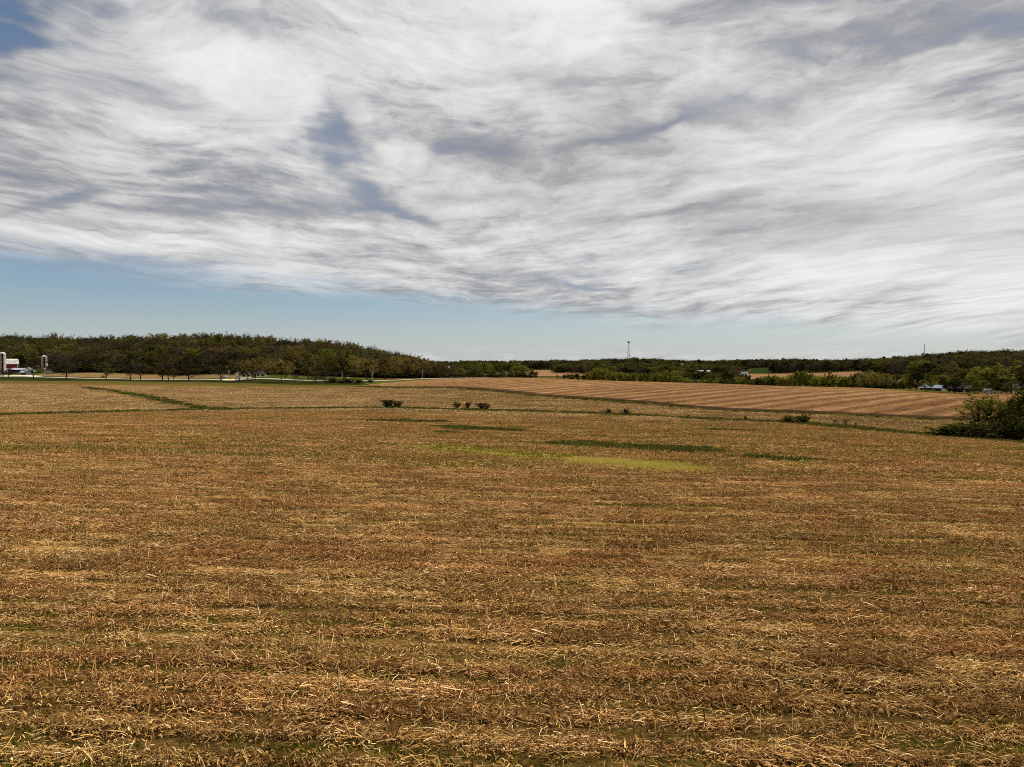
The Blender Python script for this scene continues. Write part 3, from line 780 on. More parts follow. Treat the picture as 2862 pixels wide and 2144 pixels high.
def stub_rows():
    meshes = [stub_mesh('stub_%d' % i, 400 + i) for i in range(14)]
    xs = []; ys = []
    for s in np.arange(6, 62, .76):
        x = np.arange(-48, 48, .19) + RNG.uniform(-.07, .07, int(96 / .19) + 1)[:len(np.arange(-48, 48, .19))]
        y = np.full_like(x, s)
        for _ in range(6): y = y - (row_coord(x, y) - s) * .8
        xs.append(x); ys.append(y + RNG.normal(0, .035, len(x)))
    x = np.concatenate(xs); y = np.concatenate(ys); m = (y > 6.5) & (y < 60) & (np.abs(x) < y * .79 + 1.5); x, y = x[m], y[m]
    pr = .40 + .6 * sst(.42, .62, fbm(x * .11, row_coord(x, y) * .22, 17)); m = RNG.random(len(x)) < pr; x, y = x[m], y[m]; n = len(x)
    c = proto_collection('corn_stubs', meshes)
    scatter('corn_stubble', np.stack([x, y, height(x, y)], 1), RNG.uniform(0, 6.28, n), RNG.uniform(.75, 1.35, n) * (1 - .12 * sst(20, 34, y)), RNG.integers(0, 14, n), c, 'cut corn stubs standing in rows across the near field', 'stubble')
    meshes = [stub_mesh('stub_row_%d' % i, 450 + i, 9, .9, 1.15) for i in range(8)]
    p = in_view_points(58, 128, 1.6); x, y = p.T; k = keep_field(x, y); x, y = x[k], y[k]
    m = RNG.random(len(x)) < .25 + .6 * sst(.42, .62, fbm(x * .06, row_coord(x, y) * .12, 17)); x, y = x[m], y[m]; n = len(x)
    c = proto_collection('corn_stub_rows', meshes)
    scatter('distant_corn_stubble', np.stack([x, y, height(x, y)], 1), row_dir(x, y), RNG.uniform(.8, 1.2, n), RNG.integers(0, 8, n), c, 'cut corn stubs in rows farther down the field', 'stubble')


stub_rows()


def weeds():
    ms = [tuft_mesh('weed_%d' % i, 500 + i, 40, .075, .20, MAT['weed'], .007) for i in range(6)]
    p = in_view_points(7, 60, .30); x, y = p.T; we, re, so_, gr, ye, s = masks(x, y)
    m = RNG.random(len(x)) < np.clip(we * .75 + gr, 0, 1) * .95 * (ye < .25) * (so_ < .4); x, y = x[m], y[m]; n = len(x)
    c = proto_collection('weed_tufts', ms)
    scatter('green_weeds', np.stack([x, y, height(x, y)], 1), RNG.uniform(0, 6.28, n), RNG.uniform(.6, 1.3, n), RNG.integers(0, 6, n), c, 'low green weeds sprouting between the corn rows', 'weeds')
    ms = [tuft_mesh('far_weed_%d' % i, 540 + i, 50, .13, .46, MAT['weed'], .014) for i in range(5)]
    p = in_view_points(46, 135, .75); x, y = p.T; we, re, so_, gr, ye, s = masks(x, y)
    m = (RNG.random(len(x)) < np.clip(we * .95 + ye * .35, 0, 1)) & keep_field(x, y); x, y = x[m], y[m]; n = len(x)
    c = proto_collection('far_weed_tufts', ms)
    scatter('distant_green_weeds', np.stack([x, y, height(x, y)], 1), RNG.uniform(0, 6.28, n), RNG.uniform(.7, 1.3, n), RNG.integers(0, 5, n), c, 'olive weeds greening the middle of the field', 'weeds')
    ms = [tuft_mesh('ditch_grass_%d' % i, 520 + i, 70, .34, .6, MAT['grass'], .03) for i in range(6)]
    p = np.concatenate([in_view_points(40, 100, .5), in_view_points(100, 330, 1.0)]); x, y = p.T; k = keep_field(x, y - 5); x, y = x[k], y[k]
    g = masks(x, y)[3]; m = RNG.random(len(x)) < np.clip(g, 0, 1) ** 1.3 * .9; x, y = x[m], y[m]; n = len(x)
    c = proto_collection('ditch_grass_tufts', ms)
    scatter('ditch_grass', np.stack([x, y, height(x, y)], 1), RNG.uniform(0, 6.28, n), RNG.uniform(.6, 1.25, n) * (.62 + .38 * sst(85, 105, y)), RNG.integers(0, 6, n), c, 'dark green grass along the ditch, the lane and the damp hollows', 'grass')


weeds()


def till_litter():
    ms = [litter_mesh('till_straw_%d' % i, 600 + i, 5.0, 5.0, 4, 150, 260, 1.4, .6) for i in range(6)]
    p = in_view_points(108, 330, 4.0); x, y = p.T; px = 1431 + x / y * F
    lx = [1010, 1250, 1500, 2000, 2400, 2600, 2862, 3400]; ld = [300, 240, 190, 140, 124, 116, 112, 105]
    k = (px > 1030) & (y > np.interp(px, lx, ld) + 6) & (y < np.interp(px, [c[0] for c in crest], [c[1] for c in crest]) - 6); x, y = x[k], y[k]
    s = y - .72 * x - .0016 * x * x; w = np.sin(s * 2 * math.pi / 9.5)
    m = RNG.random(len(x)) < .30 + .65 * sst(-.1, .7, w); x, y = x[m], y[m]; n = len(x)
    c = proto_collection('till_straw', ms)
    scatter('tilled_field_litter', np.stack([x, y, height(x, y) + .1], 1), np.full(n, math.atan(.72)) + RNG.normal(0, .1, n), RNG.uniform(.7, 1.1, n), RNG.integers(0, 6, n), c, 'scraps of straw left on the pale stripes of the tilled field', 'straw', nrm=normals(x, y))


till_litter()

# ------------------------------------------------------------------ trees
def make_tree(seed, kind):
    """(trunk mesh, crown mesh, crown width, height 10)"""
    r = random.Random(seed); T = MB(); H = 10.0; tw_l = []; lf_l = []
    K = dict(bare=dict(base=.25, wid=.40, n=14, sub=7, tw=7, leaf=.8, ls=.20, el=(.5, 1.1), mat='twig', tr=.024, twr=.034),
             bud=dict(base=.20, wid=.42, n=14, sub=7, tw=6, leaf=7, ls=.27, el=(.4, 1.0), mat='bud', tr=.023, twr=.024),
             gold=dict(base=.20, wid=.46, n=14, sub=7, tw=6, leaf=8, ls=.31, el=(.3, .95), mat='gold', tr=.019, twr=.02),
             green=dict(base=.12, wid=.40, n=14, sub=7, tw=6, leaf=8, ls=.40, el=(.45, 1.1), mat='green', tr=.017, twr=.018),
             dark=dict(base=.12, wid=.44, n=15, sub=7, tw=6, leaf=9, ls=.44, el=(.25, 1.0), mat='dark', tr=.02, twr=.018),
             willow=dict(base=.04, wid=.32, n=16, sub=6, tw=6, leaf=8, ls=.50, el=(.9, 1.4), mat='willow', tr=.010, twr=.03),
             shrub=dict(base=.02, wid=.62, n=18, sub=6, tw=6, leaf=16, ls=.36, el=(.5, 1.3), mat='bush', tr=.010, twr=.03),
             twiggy=dict(base=.02, wid=.60, n=16, sub=6, tw=6, leaf=13, ls=.34, el=(.6, 1.3), mat='brush', tr=.014, twr=.06),
             lime=dict(base=.08, wid=.46, n=18, sub=8, tw=6, leaf=8, ls=.34, el=(.45, 1.3), mat='lime', tr=.022, twr=.018),
             sparse=dict(base=.25, wid=.55, n=11, sub=7, tw=6, leaf=7, ls=.34, el=(.3, 1.0), mat='willow', tr=.022, twr=.028))[kind]
    tr = K['tr'] * H; wx, wy = r.gauss(0, .25), r.gauss(0, .25); top = .72 * H if K['base'] > .1 else .35 * H
    tp = [(wx * (i / 6) ** 1.5 + r.gauss(0, .05), wy * (i / 6) ** 1.5 + r.gauss(0, .05), -.3 + (top + .3) * i / 6) for i in range(7)]
    T.tube(tp, [tr * (1.35 if i == 0 else 1 - .11 * i) for i in range(7)], 6)
    ga = r.uniform(0, 6.28); wmax = 0
    lobes = [(r.uniform(0, 6.28), r.uniform(.72, 1.15)) for _ in range(5)]
    for i in range(K['n']):
        q = i / (K['n'] - 1); z0 = K['base'] * H + (top - K['base'] * H) * q * .97
        ga += 2.4 + r.gauss(0, .35); el = K['el'][0] + (K['el'][1] - K['el'][0]) * q + r.gauss(0, .12)
        lob = max((l for a, l in lobes), key=lambda l: r.random())
        ln = (H - z0) / max(.45, math.sin(el)) * .80 if q > .6 else K['wid'] * H / max(.4, math.cos(el)) * (.75 + .35 * math.sin(math.pi * min(1, q + .25)))
        ln = min(ln, .62 * H) * lob
        f = (z0 + .3) / (top + .3) * 6; i0 = min(5, int(f)); fr = f - i0
        b0 = np.array(tp[i0]) * (1 - fr) + np.array(tp[i0 + 1]) * fr
        pts = [b0]; d = np.array((math.cos(ga) * math.cos(el), math.sin(ga) * math.cos(el), math.sin(el)))
        for k in range(4):
            d = d + np.array((r.gauss(0, .16), r.gauss(0, .16), r.gauss(.06, .1))); d /= np.linalg.norm(d); pts.append(pts[-1] + d * ln / 4)
        lr = tr * (.48 - .2 * q); T.tube(pts, [lr, lr * .8, lr * .6, lr * .42, lr * .25], 4, .4, False)
        for j in range(K['sub']):
            f = (.9 if K['base'] > .05 else .25) + (3.0 if K['base'] > .05 else 3.6) * j / (K['sub'] - 1) + r.uniform(-.1, .1); f = min(3.98, f); i0 = int(f); fr = f - i0
            p0 = pts[i0] * (1 - fr) + pts[i0 + 1] * fr
            dd = pts[i0 + 1] - pts[i0]; dd = dd / np.linalg.norm(dd); sd_ = np.array((r.gauss(0, 1), r.gauss(0, 1), r.gauss(.25, .7))); sd_ /= np.linalg.norm(sd_)
            dd = dd * .65 + sd_ * .75; dd /= np.linalg.norm(dd); sl_ = ln * r.uniform(.22, .42) * (1.1 - .45 * j / K['sub'])
            p1 = p0 + dd * sl_ * .5; p2 = p1 + (dd + np.array((r.gauss(0, .2), r.gauss(0, .2), r.gauss(.12, .15)))) * sl_ * .5
            T.tube([p0, p1, p2], [lr * .38, lr * .28, lr * .16], 3, .4, False)
            for k in range(K['tw']):
                f = r.uniform(.15, 1); c0 = p0 * (1 - f) + p2 * f
                td = dd * .5 + np.array((r.gauss(0, .7), r.gauss(0, .7), r.gauss(.25, .6))); td /= np.linalg.norm(td); tl = r.uniform(.35, .95)
                c1 = c0 + td * tl; rr = K['twr'] * r.uniform(.6, 1.1)
                tw_t = r.random() * .5 if kind == 'bare' else r.random() * .12
                if kind in ('bare', 'twiggy', 'bud', 'sparse') or k < 2: tw_l.append((*c0, *c1, rr, rr * .5, tw_t))
                if kind == 'bare':
                    for _ in range(2):
                        e = c0 + td * (tl * r.uniform(.3, .8)); tw_l.append((*e, e[0] + (td[0] + r.gauss(0, .8)) * tl * .45, e[1] + (td[1] + r.gauss(0, .8)) * tl * .45, e[2] + (td[2] + r.gauss(.1, .6)) * tl * .45, rr * .6, rr * .35, tw_t))
                nl = int(K['leaf']) + (r.random() < K['leaf'] % 1)
                for _ in range(nl):
                    q_ = tl * r.uniform(.2, 1.15)
                    lf_l.append((c0[0] + td[0] * q_ + r.gauss(0, .14), c0[1] + td[1] * q_ + r.gauss(0, .14), c0[2] + td[2] * q_ + r.gauss(0, .12), .12 + .75 * r.random()))
    V, Q, TT = C_arrays(tw_l, lf_l, K['ls'], seed)
    wid = np.percentile(np.abs(V[:, :2]), 97) * 2; k = H / np.percentile(V[:, 2], 99.7); V *= k
    T.v = [(p_[0] * k, p_[1] * k, p_[2] * k) for p_ in T.v]
    return T.mesh(kind + '_trunk', MAT['bark']), quad_mesh(kind + '_crown', V, Q, TT, MAT[K['mat']]), wid * k, (T, V, Q, TT, K['mat'])


def C_arrays(tw, lf, ls, seed):
    """twigs as thin three-sided prisms and leaves as small facets"""
    rg = np.random.default_rng(seed); tw = np.array(tw); lf = np.array(lf).reshape(-1, 4); n, m = len(tw), len(lf)
    c0, c1, r0, r1, tt = tw[:, 0:3], tw[:, 3:6], tw[:, 6], tw[:, 7], tw[:, 8]
    d = c1 - c0; d /= np.linalg.norm(d, axis=1)[:, None] + 1e-9; a = np.cross(d, rg.normal(size=(n, 3))); a /= np.linalg.norm(a, axis=1)[:, None] + 1e-9; b = np.cross(d, a)
    vs = []
    for c, r in ((c0, r0), (c1, r1)):
        for k in range(3): vs.append(c + (a * math.cos(k * 2.0944) + b * math.sin(k * 2.0944)) * r[:, None])
    V1 = np.stack(vs, 1).reshape(-1, 3); o = np.arange(n)[:, None] * 6
    Q1 = np.concatenate([o + np.array([[k, (k + 1) % 3, (k + 1) % 3 + 3, k + 3]]) for k in range(3)]); T1 = np.repeat(tt, 6)
    e = lf[:, :3]; s_ = (ls * rg.uniform(.5, 1.1, m))[:, None]
    a = rg.normal(size=(m, 3)) * (1, 1, .6); a /= np.linalg.norm(a, axis=1)[:, None]; b = np.cross(a, rg.normal(size=(m, 3))); b /= np.linalg.norm(b, axis=1)[:, None] + 1e-6
    V2 = np.stack([e - a * s_ * .6, e + b * s_ * .38, e + a * s_ * .6, e - b * s_ * .38], 1).reshape(-1, 3); Q2 = np.arange(m * 4).reshape(-1, 4) + n * 6
    return np.concatenate([V1, V2]), np.concatenate([Q1, Q2]), np.concatenate([T1, np.repeat(lf[:, 3], 4)])


def quad_mesh(name, V, Q, TT, mat, me=None):
    me = bpy.data.meshes.new(name); me.vertices.add(len(V)); me.vertices.foreach_set('co', V.astype(np.float32).ravel())
    me.loops.add(Q.size); me.loops.foreach_set('vertex_index', Q.ravel().astype(np.int32)); me.polygons.add(len(Q))
    me.polygons.foreach_set('loop_start', np.arange(0, Q.size, 4, dtype=np.int32)); me.polygons.foreach_set('loop_total', np.full(len(Q), 4, np.int32)); me.update(calc_edges=True)
    at = me.attributes.new('tint', 'FLOAT', 'POINT'); at.data.foreach_set('value', TT.astype(np.float32)); me.materials.append(mat); return me


PROTO = {}
for ki, (kind, n) in enumerate((('bare', 4), ('bud', 4), ('gold', 3), ('green', 4), ('dark', 3), ('willow', 4), ('shrub', 3), ('twiggy', 3), ('sparse', 2), ('lime', 2))):
    PROTO[kind] = [make_tree(1000 + ki * 50 + i, kind) for i in range(n)]


def whole_mesh(kind, i):
    """trunk and crown in one mesh for the woods that read as one mass"""
    T, V, Q, TT, m = PROTO[kind][i][3]; tq = [f for f in T.f if len(f) == 4]; nT = len(T.v)
    me = quad_mesh('wood_' + kind, np.concatenate([np.array([tuple(map(float, q)) for q in T.v]), V]), np.concatenate([np.array(tq), Q + nT]), np.concatenate([np.array(T.t), TT]), MAT['bark'])
    me.materials.append(MAT[m]); me.polygons.foreach_set('material_index', np.array([0] * len(tq) + [1] * len(Q), np.int32)); return me


NAMES = dict(bare='bare_tree', bud='budding_tree', gold='oak_tree', green='leafy_tree', dark='dark_tree', willow='willow_tree', shrub='shrub', twiggy='bare_shrub', sparse='young_tree', lime='spreading_tree')


def tree(kind, x, y, hgt, wid, label, group=None, name=None, cat=None, var=None):
    i = random.randrange(len(PROTO[kind])) if var is None else var; tm, cm, w0, _ = PROTO[kind][i]; k = hgt / 10
    o = empty(name or NAMES[kind], (x, y, h1(x, y) - .05), random.uniform(0, 6.28), (wid / w0, wid / w0, k))
    place('trunk', tm, o); place('crown', cm, o)
    tag(o, label, cat or ('shrub' if kind in ('shrub', 'twiggy') else 'tree'), group); return o


def tree_px(kind, px, top, d, wpx, label, group=None, **kw):
    p = pix(px, top, d); z = h1(p[0], d); return tree(kind, p[0], d, max(.4, p[2] - z), max(.3, wpx * mpp(d)), label, group, **kw)


ORD = ['first', 'second', 'third', 'fourth', 'fifth', 'sixth', 'seventh', 'eighth', 'ninth', 'tenth', 'eleventh', 'twelfth', 'thirteenth', 'fourteenth', 'fifteenth', 'sixteenth',
       'seventeenth', 'eighteenth', 'nineteenth']
for _c, _o in (('twenty', 'twentieth'), ('thirty', 'thirtieth'), ('forty', 'fortieth'), ('fifty', 'fiftieth'), ('sixty', 'sixtieth'), ('seventy', 'seventieth'), ('eighty', 'eightieth'), ('ninety', 'ninetieth')):
    ORD += [_o] + [_c + '-' + q for q in ORD[:9]]
ORD += ['hundredth'] + ['hundred and ' + q for q in ORD[:60]]


def count_off(trees, text):
    """number alike trees from the left as the photograph shows them"""
    for i, o in enumerate(sorted(trees, key=lambda o: o.location.x / o.location.y)): o['label'] = text % ORD[i]


G = 'trees along the country road'
roadside = [('bare', 8, 1030, 384, 22), ('bare', 23, 1028, 384, 22), ('bare', 93, 1016, 384, 34), ('bare', 184, 1008, 383, 44), ('bud', 296, 1012, 382, 42), ('bare', 363, 1010, 381, 42),
            ('bare', 392, 1014, 381, 34), ('bud', 453, 1008, 380, 46), ('bare', 470, 1014, 379, 36), ('gold', 485, 1028, 378, 20), ('bud', 527, 1012, 376, 46), ('bare', 617, 1012, 372, 44),
            ('bud', 668, 1006, 370, 44), ('gold', 690, 1004, 370, 42), ('gold', 712, 998, 368, 50), ('gold', 786, 1004, 348, 56), ('bare', 826, 1040, 342, 22), ('bud', 882, 1036, 338, 40), ('bare', 908, 1030, 336, 44)]
for i, (k, px, top, d, w) in enumerate(roadside):
    adj = {'bare': 'bare brown', 'bud': 'budding brown', 'gold': 'golden budding'}[k]
    tree_px(k, px, top, d, w * 1.25, '%s tree, %s from the left along the road verge' % (adj, ORD[i]), G)
# golden oaks and budding trees at the foot of the wood, near the cream house
foot = [('gold', 740, 996, 392, 46), ('gold', 770, 1000, 392, 50), ('bud', 800, 985, 420, 60), ('gold', 862, 984, 372, 62), ('gold', 885, 990, 392, 58), ('gold', 925, 988, 380, 62), ('bud', 960, 992, 372, 60), ('gold', 990, 992, 372, 62),
        ('gold', 1025, 1002, 362, 60), ('bud', 1045, 985, 410, 66), ('gold', 1075, 998, 372, 62), ('gold', 1105, 994, 385, 64), ('gold', 1140, 998, 372, 60), ('bud', 1165, 1002, 380, 56), ('gold', 1190, 1006, 376, 52), ('bud', 1215, 1008, 380, 50), ('bud', 1240, 1018, 384, 46)]
for i, (k, px, top, d, w) in enumerate(foot):
    tree_px(k, px, top, d, w, '%s crowned tree at the foot of the wood, %s rightward from the cream house' % ({'gold': 'golden', 'bud': 'olive brown'}[k], ORD[i]), 'trees at the foot of the wood')
for i, (px, top, d, w) in enumerate(((930, 1056, 333, 34), (955, 1058, 331, 30), (975, 1055, 330, 34), (1003, 1060, 328, 24), (1035, 1060, 330, 22))):
    tree_px('shrub', px, top, d, w, 'dark green bush at the field corner, %s from the left' % ORD[i], 'bushes at the field corner')
# green trees beyond the pale road
gt = [(1262, 1024, 34), (1283, 1030, 36), (1300, 1018, 34), (1325, 1022, 40), (1350, 1013, 38), (1370, 1015, 36), (1392, 1016, 34), (1412, 1015, 38), (1438, 1015, 40), (1455, 1022, 40), (1472, 1028, 32)]
for i, (px, top, w) in enumerate(gt):
    tree_px('green' if i not in (0, 3) else 'bud', px, top, 425 + 12 * (i % 3), w + 16, 'leafy green tree behind the pale road, %s from the left in its row' % ORD[i], 'green trees behind the pale road')
UB = []
for x0, x1, st, d, top, wd in ((1262, 1482, 11, 418, 1044, 22), (2385, 2545, 12, 312, 1066, 26), (2625, 2665, 14, 330, 1066, 24), (2700, 2860, 14, 318, 1068, 26)):
    for px in np.arange(x0, x1, st): UB.append(tree_px('shrub', px + random.uniform(-4, 4), top + random.gauss(0, 2.5), d + random.uniform(-6, 6), wd * random.uniform(.8, 1.2), 'bush', 'low bushes under the trees'))
count_off(UB, 'low green bush under the trees beyond the tilled field, %s from the left')
tree_px('dark', 1490, 1037, 400, 26, 'lone dark round tree at the right end of the green row')
tree_px('bud', 1558, 1046, 520, 10, 'tiny brown tree beside the distant brown field')
for i, (px, top, w) in enumerate(((1577, 1047, 12), (1592, 1043, 22), (1612, 1044, 24), (1632, 1046, 22))):
    tree_px('dark', px, top, 405, w, 'dark round bush beside the yellow willows, %s from the left' % ORD[i], 'dark bushes beside the willows')


def thicket(x0, x1, step, d, topf, kinds, label, group, w):
    px = x0
    while px < x1:
        k = random.choice(kinds); THICK[k].append(tree_px(k, px, topf(px) + random.gauss(0, 2.5), d + random.uniform(-16, 16), w * random.uniform(.8, 1.25), label[k], group[k])); px += step * random.uniform(.7, 1.3)


WL = {'willow': 'feathery yellow-green willow in the thicket behind the tilled crest', 'green': 'leafy green tree among the willows behind the tilled crest', 'shrub': 'dark low bush among the willows behind the tilled crest',
      'bud': 'brown budding tree among the willows behind the tilled crest'}
WG = {'willow': 'willows behind the tilled crest', 'green': 'leafy trees behind the tilled crest', 'shrub': 'dark bushes behind the tilled crest', 'bud': 'brown trees behind the tilled crest'}
THICK = {k: [] for k in WL}
thicket(1640, 1930, 8, 372, lambda p: np.interp(p, [1640, 1665, 1700, 1715, 1760, 1850, 1900, 1930], [1040, 1030, 1029, 1042, 1044, 1045, 1050, 1058]), ['willow', 'willow', 'willow', 'willow', 'green'], WL, WG, 19)
thicket(1935, 2110, 8, 350, lambda p: np.interp(p, [1935, 2000, 2060, 2110], [1062, 1060, 1056, 1062]), ['shrub', 'willow', 'green'], WL, WG, 18)
thicket(2105, 2470, 8, 345, lambda p: np.interp(p, [2105, 2140, 2200, 2230, 2260, 2300, 2320, 2340, 2400, 2430, 2470], [1064, 1050, 1052, 1036, 1044, 1052, 1042, 1050, 1046, 1040, 1046]), ['willow', 'willow', 'green', 'shrub'], WL, WG, 22)
for k, t_ in (('willow', 'feathery yellow-green willow, %s willow from the left behind the tilled crest'), ('green', 'leafy green tree among the willows behind the tilled crest, %s from the left'),
              ('shrub', 'dark low bush among the willows behind the tilled crest, %s from the left')): count_off(THICK[k], t_)
for i, (px, top, d, w) in enumerate(((2144, 1046, 375, 18), (2090, 1047, 420, 20), (2070, 1047, 430, 22), (2032, 1040, 470, 30), (1965, 1038, 520, 34), (1945, 1044, 520, 24), (1930, 1040, 560, 20))):
    tree_px('dark', px, top, d, w, 'dark tree standing above the low thicket, %s from the right' % ORD[i], 'dark trees above the thicket')
# trees round the dark red house
RH = [('gold', 2415, 1042, 300, 42, 'golden budding tree at the left end of the row beside the lawn'), ('gold', 2445, 1040, 300, 46, 'golden budding tree second in the row beside the lawn'),
      ('gold', 2478, 1042, 302, 44, 'golden budding tree third in the row beside the lawn'), ('bud', 2505, 1044, 310, 42, 'olive budding tree last in the row beside the lawn'),
      ('green', 2541, 1044, 272, 34, 'slim green tree with bare forked trunk at the lawn edge'), ('dark', 2562, 1040, 270, 34, 'dense dark evergreen tree on the lawn, left of the long low house'),
      ('green', 2591, 1042, 268, 44, 'green tree with dark trunk in front of the long low house'), ('dark', 2668, 1060, 266, 56, 'round dark tree with wide crown in front of the red shed'),
      ('green', 2630, 1048, 330, 46, 'green tree behind the long low house'), ('gold', 2640, 1040, 350, 36, 'pale golden tree above the long low house'), ('green', 2715, 1050, 300, 46, 'green tree right of the red shed'),
      ('lime', 2768, 1010, 325, 104, 'broad yellow-green tree towering over the white shed'), ('green', 2728, 1066, 268, 34, 'small green tree before the red shed, by the field'),
      ('green', 2745, 1062, 275, 40, 'leafy tree under the broad yellow-green tree'), ('dark', 2815, 1058, 300, 50, 'dark tree beside the dark wagon'), ('bud', 2828, 1062, 280, 44, 'brown bush tree left of the beige house'),
      ('dark', 2858, 1040, 285, 40, 'dark tree at the right edge before the beige house'), ('green', 2700, 1030, 350, 60, 'green tree left of the broad yellow-green tree')]
for k, px, top, d, w, lab in RH: tree_px(k, px, top, d, w, lab, 'trees round the dark red house')
# shrubs in the ditch
SH = [('twiggy', 1082, 1113, 141, 50, 'wide dark twiggy shrub, larger left half of the pair in the ditch'), ('twiggy', 1112, 1118, 141, 32, 'low twiggy shrub joined to the right of the widest ditch shrub'),
      ('twiggy', 1277, 1121, 138, 26, 'thin bare shrub in the ditch, leftmost of three'), ('twiggy', 1308, 1120, 137, 20, 'narrow upright bare shrub in the ditch, middle of three'),
      ('twiggy', 1345, 1122, 136, 34, 'bushy dark shrub in the ditch, rightmost of three'), ('twiggy', 1362, 1126, 136, 18, 'small dark shrub against the rightmost of three ditch shrubs'),
      ('twiggy', 1702, 1140, 124, 16, 'small bare shrub in the ditch below the tilled field'), ('twiggy', 1749, 1139, 122, 22, 'small twiggy shrub just right of the smallest ditch shrub'),
      ('twiggy', 1924, 1157, 117, 9, 'tiny sprig in the ditch below the tilled field'), ('twiggy', 2084, 1160, 110, 8, 'thin sapling stem in the ditch left of the green bushes'),
      ('shrub', 2205, 1159, 105, 50, 'low rounded green bush in the ditch, left of the taller one'), ('shrub', 2247, 1152, 103, 40, 'taller rounded green bush in the ditch'),
      ('bare', 2334, 1171, 99, 14, 'thin bare sapling in the ditch right of the green bushes'), ('bare', 2364, 1168, 97, 22, 'bare leaning sapling in the ditch, tallest of three'), ('bare', 2391, 1180, 96, 10, 'short bare sapling in the ditch, last of three')]
for k, px, top, d, w, lab in SH: tree_px(k, px, top, d, w, lab, 'shrubs along the ditch', cat='shrub', name='sapling' if k == 'bare' else None)
# the thicket at the right edge
tree_px('sparse', 2735, 1098, 90, 120, 'young tree with two thin trunks and sparse yellow-green leaves over the thicket', var=0)
tree_px('sparse', 2770, 1100, 91, 90, 'second young tree with sparse leaves just right of the forked one', var=1)
TH = [(2632, 1190, 87, 70), (2668, 1184, 86, 70), (2705, 1180, 86, 76), (2745, 1182, 85, 80), (2785, 1172, 85, 76), (2820, 1160, 85, 80), (2850, 1168, 84, 80), (2890, 1160, 84, 90), (2700, 1172, 91, 80), (2800, 1150, 89, 80)]
for i, (px, top, d, w) in enumerate(TH):
    tree_px('shrub', px, top, d, w, 'dark green bush in the thicket at the right, %s from its left end' % ORD[i] if i < 8 else ['leafy bush at the back of the right thicket under the forked tree', 'tall leafy bush at the back of the right thicket'][i - 8], 'bushes of the right thicket')
tree_px('sparse', 2822, 1102, 88, 100, 'leafy brown-green tree near the right edge of the thicket', 'trees of the right thicket')
tree_px('green', 2866, 1088, 87, 90, 'dark leaning tree at the very edge of the right thicket', 'trees of the right thicket')
tree_px('sparse', 2835, 1112, 90, 76, 'sparse tree between the two dark trees of the right thicket', 'trees of the right thicket', var=0)


# the wood on the hill: single trees at its front, one mass behind
def wood(px0, px1, dmin, dmax, step, seed):
    rr = np.random.default_rng(seed); d = np.arange(560, 561)
    out = []
    y = min(f(px0) if callable(f) else f for f in (dmin,)) if not callable(dmin) else 380
    ymax = dmax
    for yv in np.arange(y, ymax, step * .9):
        xs = np.arange((px0 - 1431) / F * yv, (px1 - 1431) / F * yv, step); out.append(np.stack([xs, np.full_like(xs, yv)], 1))
    p = np.concatenate(out); p = p + rr.uniform(-.45, .45, p.shape) * step; px = 1431 + p[:, 0] / p[:, 1] * F
    lo = dmin(px) if callable(dmin) else dmin; hide = (px > 100) & (px < 150) & (p[:, 1] < 552); return p[(p[:, 1] > lo) & ~hide]


front = lambda px: np.interp(px, [-300, 0, 140, 200, 400, 500, 600, 700, 900, 1050, 1200, 1260], [575, 565, 520, 478, 468, 462, 440, 430, 415, 400, 395, 400])
LW = wood(-150, 1255, front, 800, 9.6, 5)
order = np.argsort(LW[:, 1] - front(1431 + LW[:, 0] / LW[:, 1] * F)); LW = LW[order]
lpx = 1431 + LW[:, 0] / LW[:, 1] * F; vis = (lpx > -20)
mixn = fbm(LW[:, 0] * .02, LW[:, 1] * .02, 41); rv = RNG.random(len(LW))
def wood_kind(q, m, px):
    if q < .44: return 'bare'
    if q < .70 + .1 * (m > .5): return 'bud'
    if q < .90: return 'gold' if (m > .46 or px > 600) else 'bud'
    return 'green'
HW = dict(bare=12, bud=13, gold=14, green=12, dark=10)
WLAB = dict(bare='bare grey-brown tree in the front of the wood on the hill', bud='olive-brown budding tree in the front of the wood on the hill', gold='golden budding oak in the front of the wood on the hill',
            green='fresh green tree in the front of the wood on the hill')
cnt = 0; rest = []; FRONT = {k: [] for k in WLAB}
for (x, y), px, m, q, v_ in zip(LW, lpx, mixn, rv, vis):
    k = wood_kind(q, m, px); hh = float(np.clip(RNG.normal(14, 2.6), 9, 19)) * float(np.interp(px, [950, 1150, 1255], [1, .80, .45]))
    if v_ and cnt < 230:
        cnt += 1; FRONT[k].append(tree(k, x, y, hh * .9, HW[k] * random.uniform(.8, 1.2), WLAB[k], {'bare': 'bare', 'bud': 'budding', 'gold': 'golden', 'green': 'green'}[k] + ' trees at the front of the hill wood'))
    else: rest.append((x, y, hh, k))


for k, q_ in (('bare', 'bare grey-brown'), ('bud', 'olive-brown budding'), ('gold', 'golden budding'), ('green', 'fresh green')):
    count_off(FRONT[k], q_ + ' tree, %s such from the left in front of the hill wood')
sky_px = [(30, 929), (95, 936), (150, 928), (187, 933), (240, 936), (290, 935), (350, 936), (387, 934), (440, 932), (462, 930), (515, 930), (550, 930), (568, 929), (605, 931), (642, 926), (668, 930), (748, 940), (838, 948), (985, 962), (1032, 964)]
for i, (px, top) in enumerate(sky_px):
    tree_px('bare', px, top, 690 if px < 900 else 620, 34, 'bare tree standing above the skyline of the wood, %s from the left' % ORD[i], 'bare trees on the skyline of the wood')


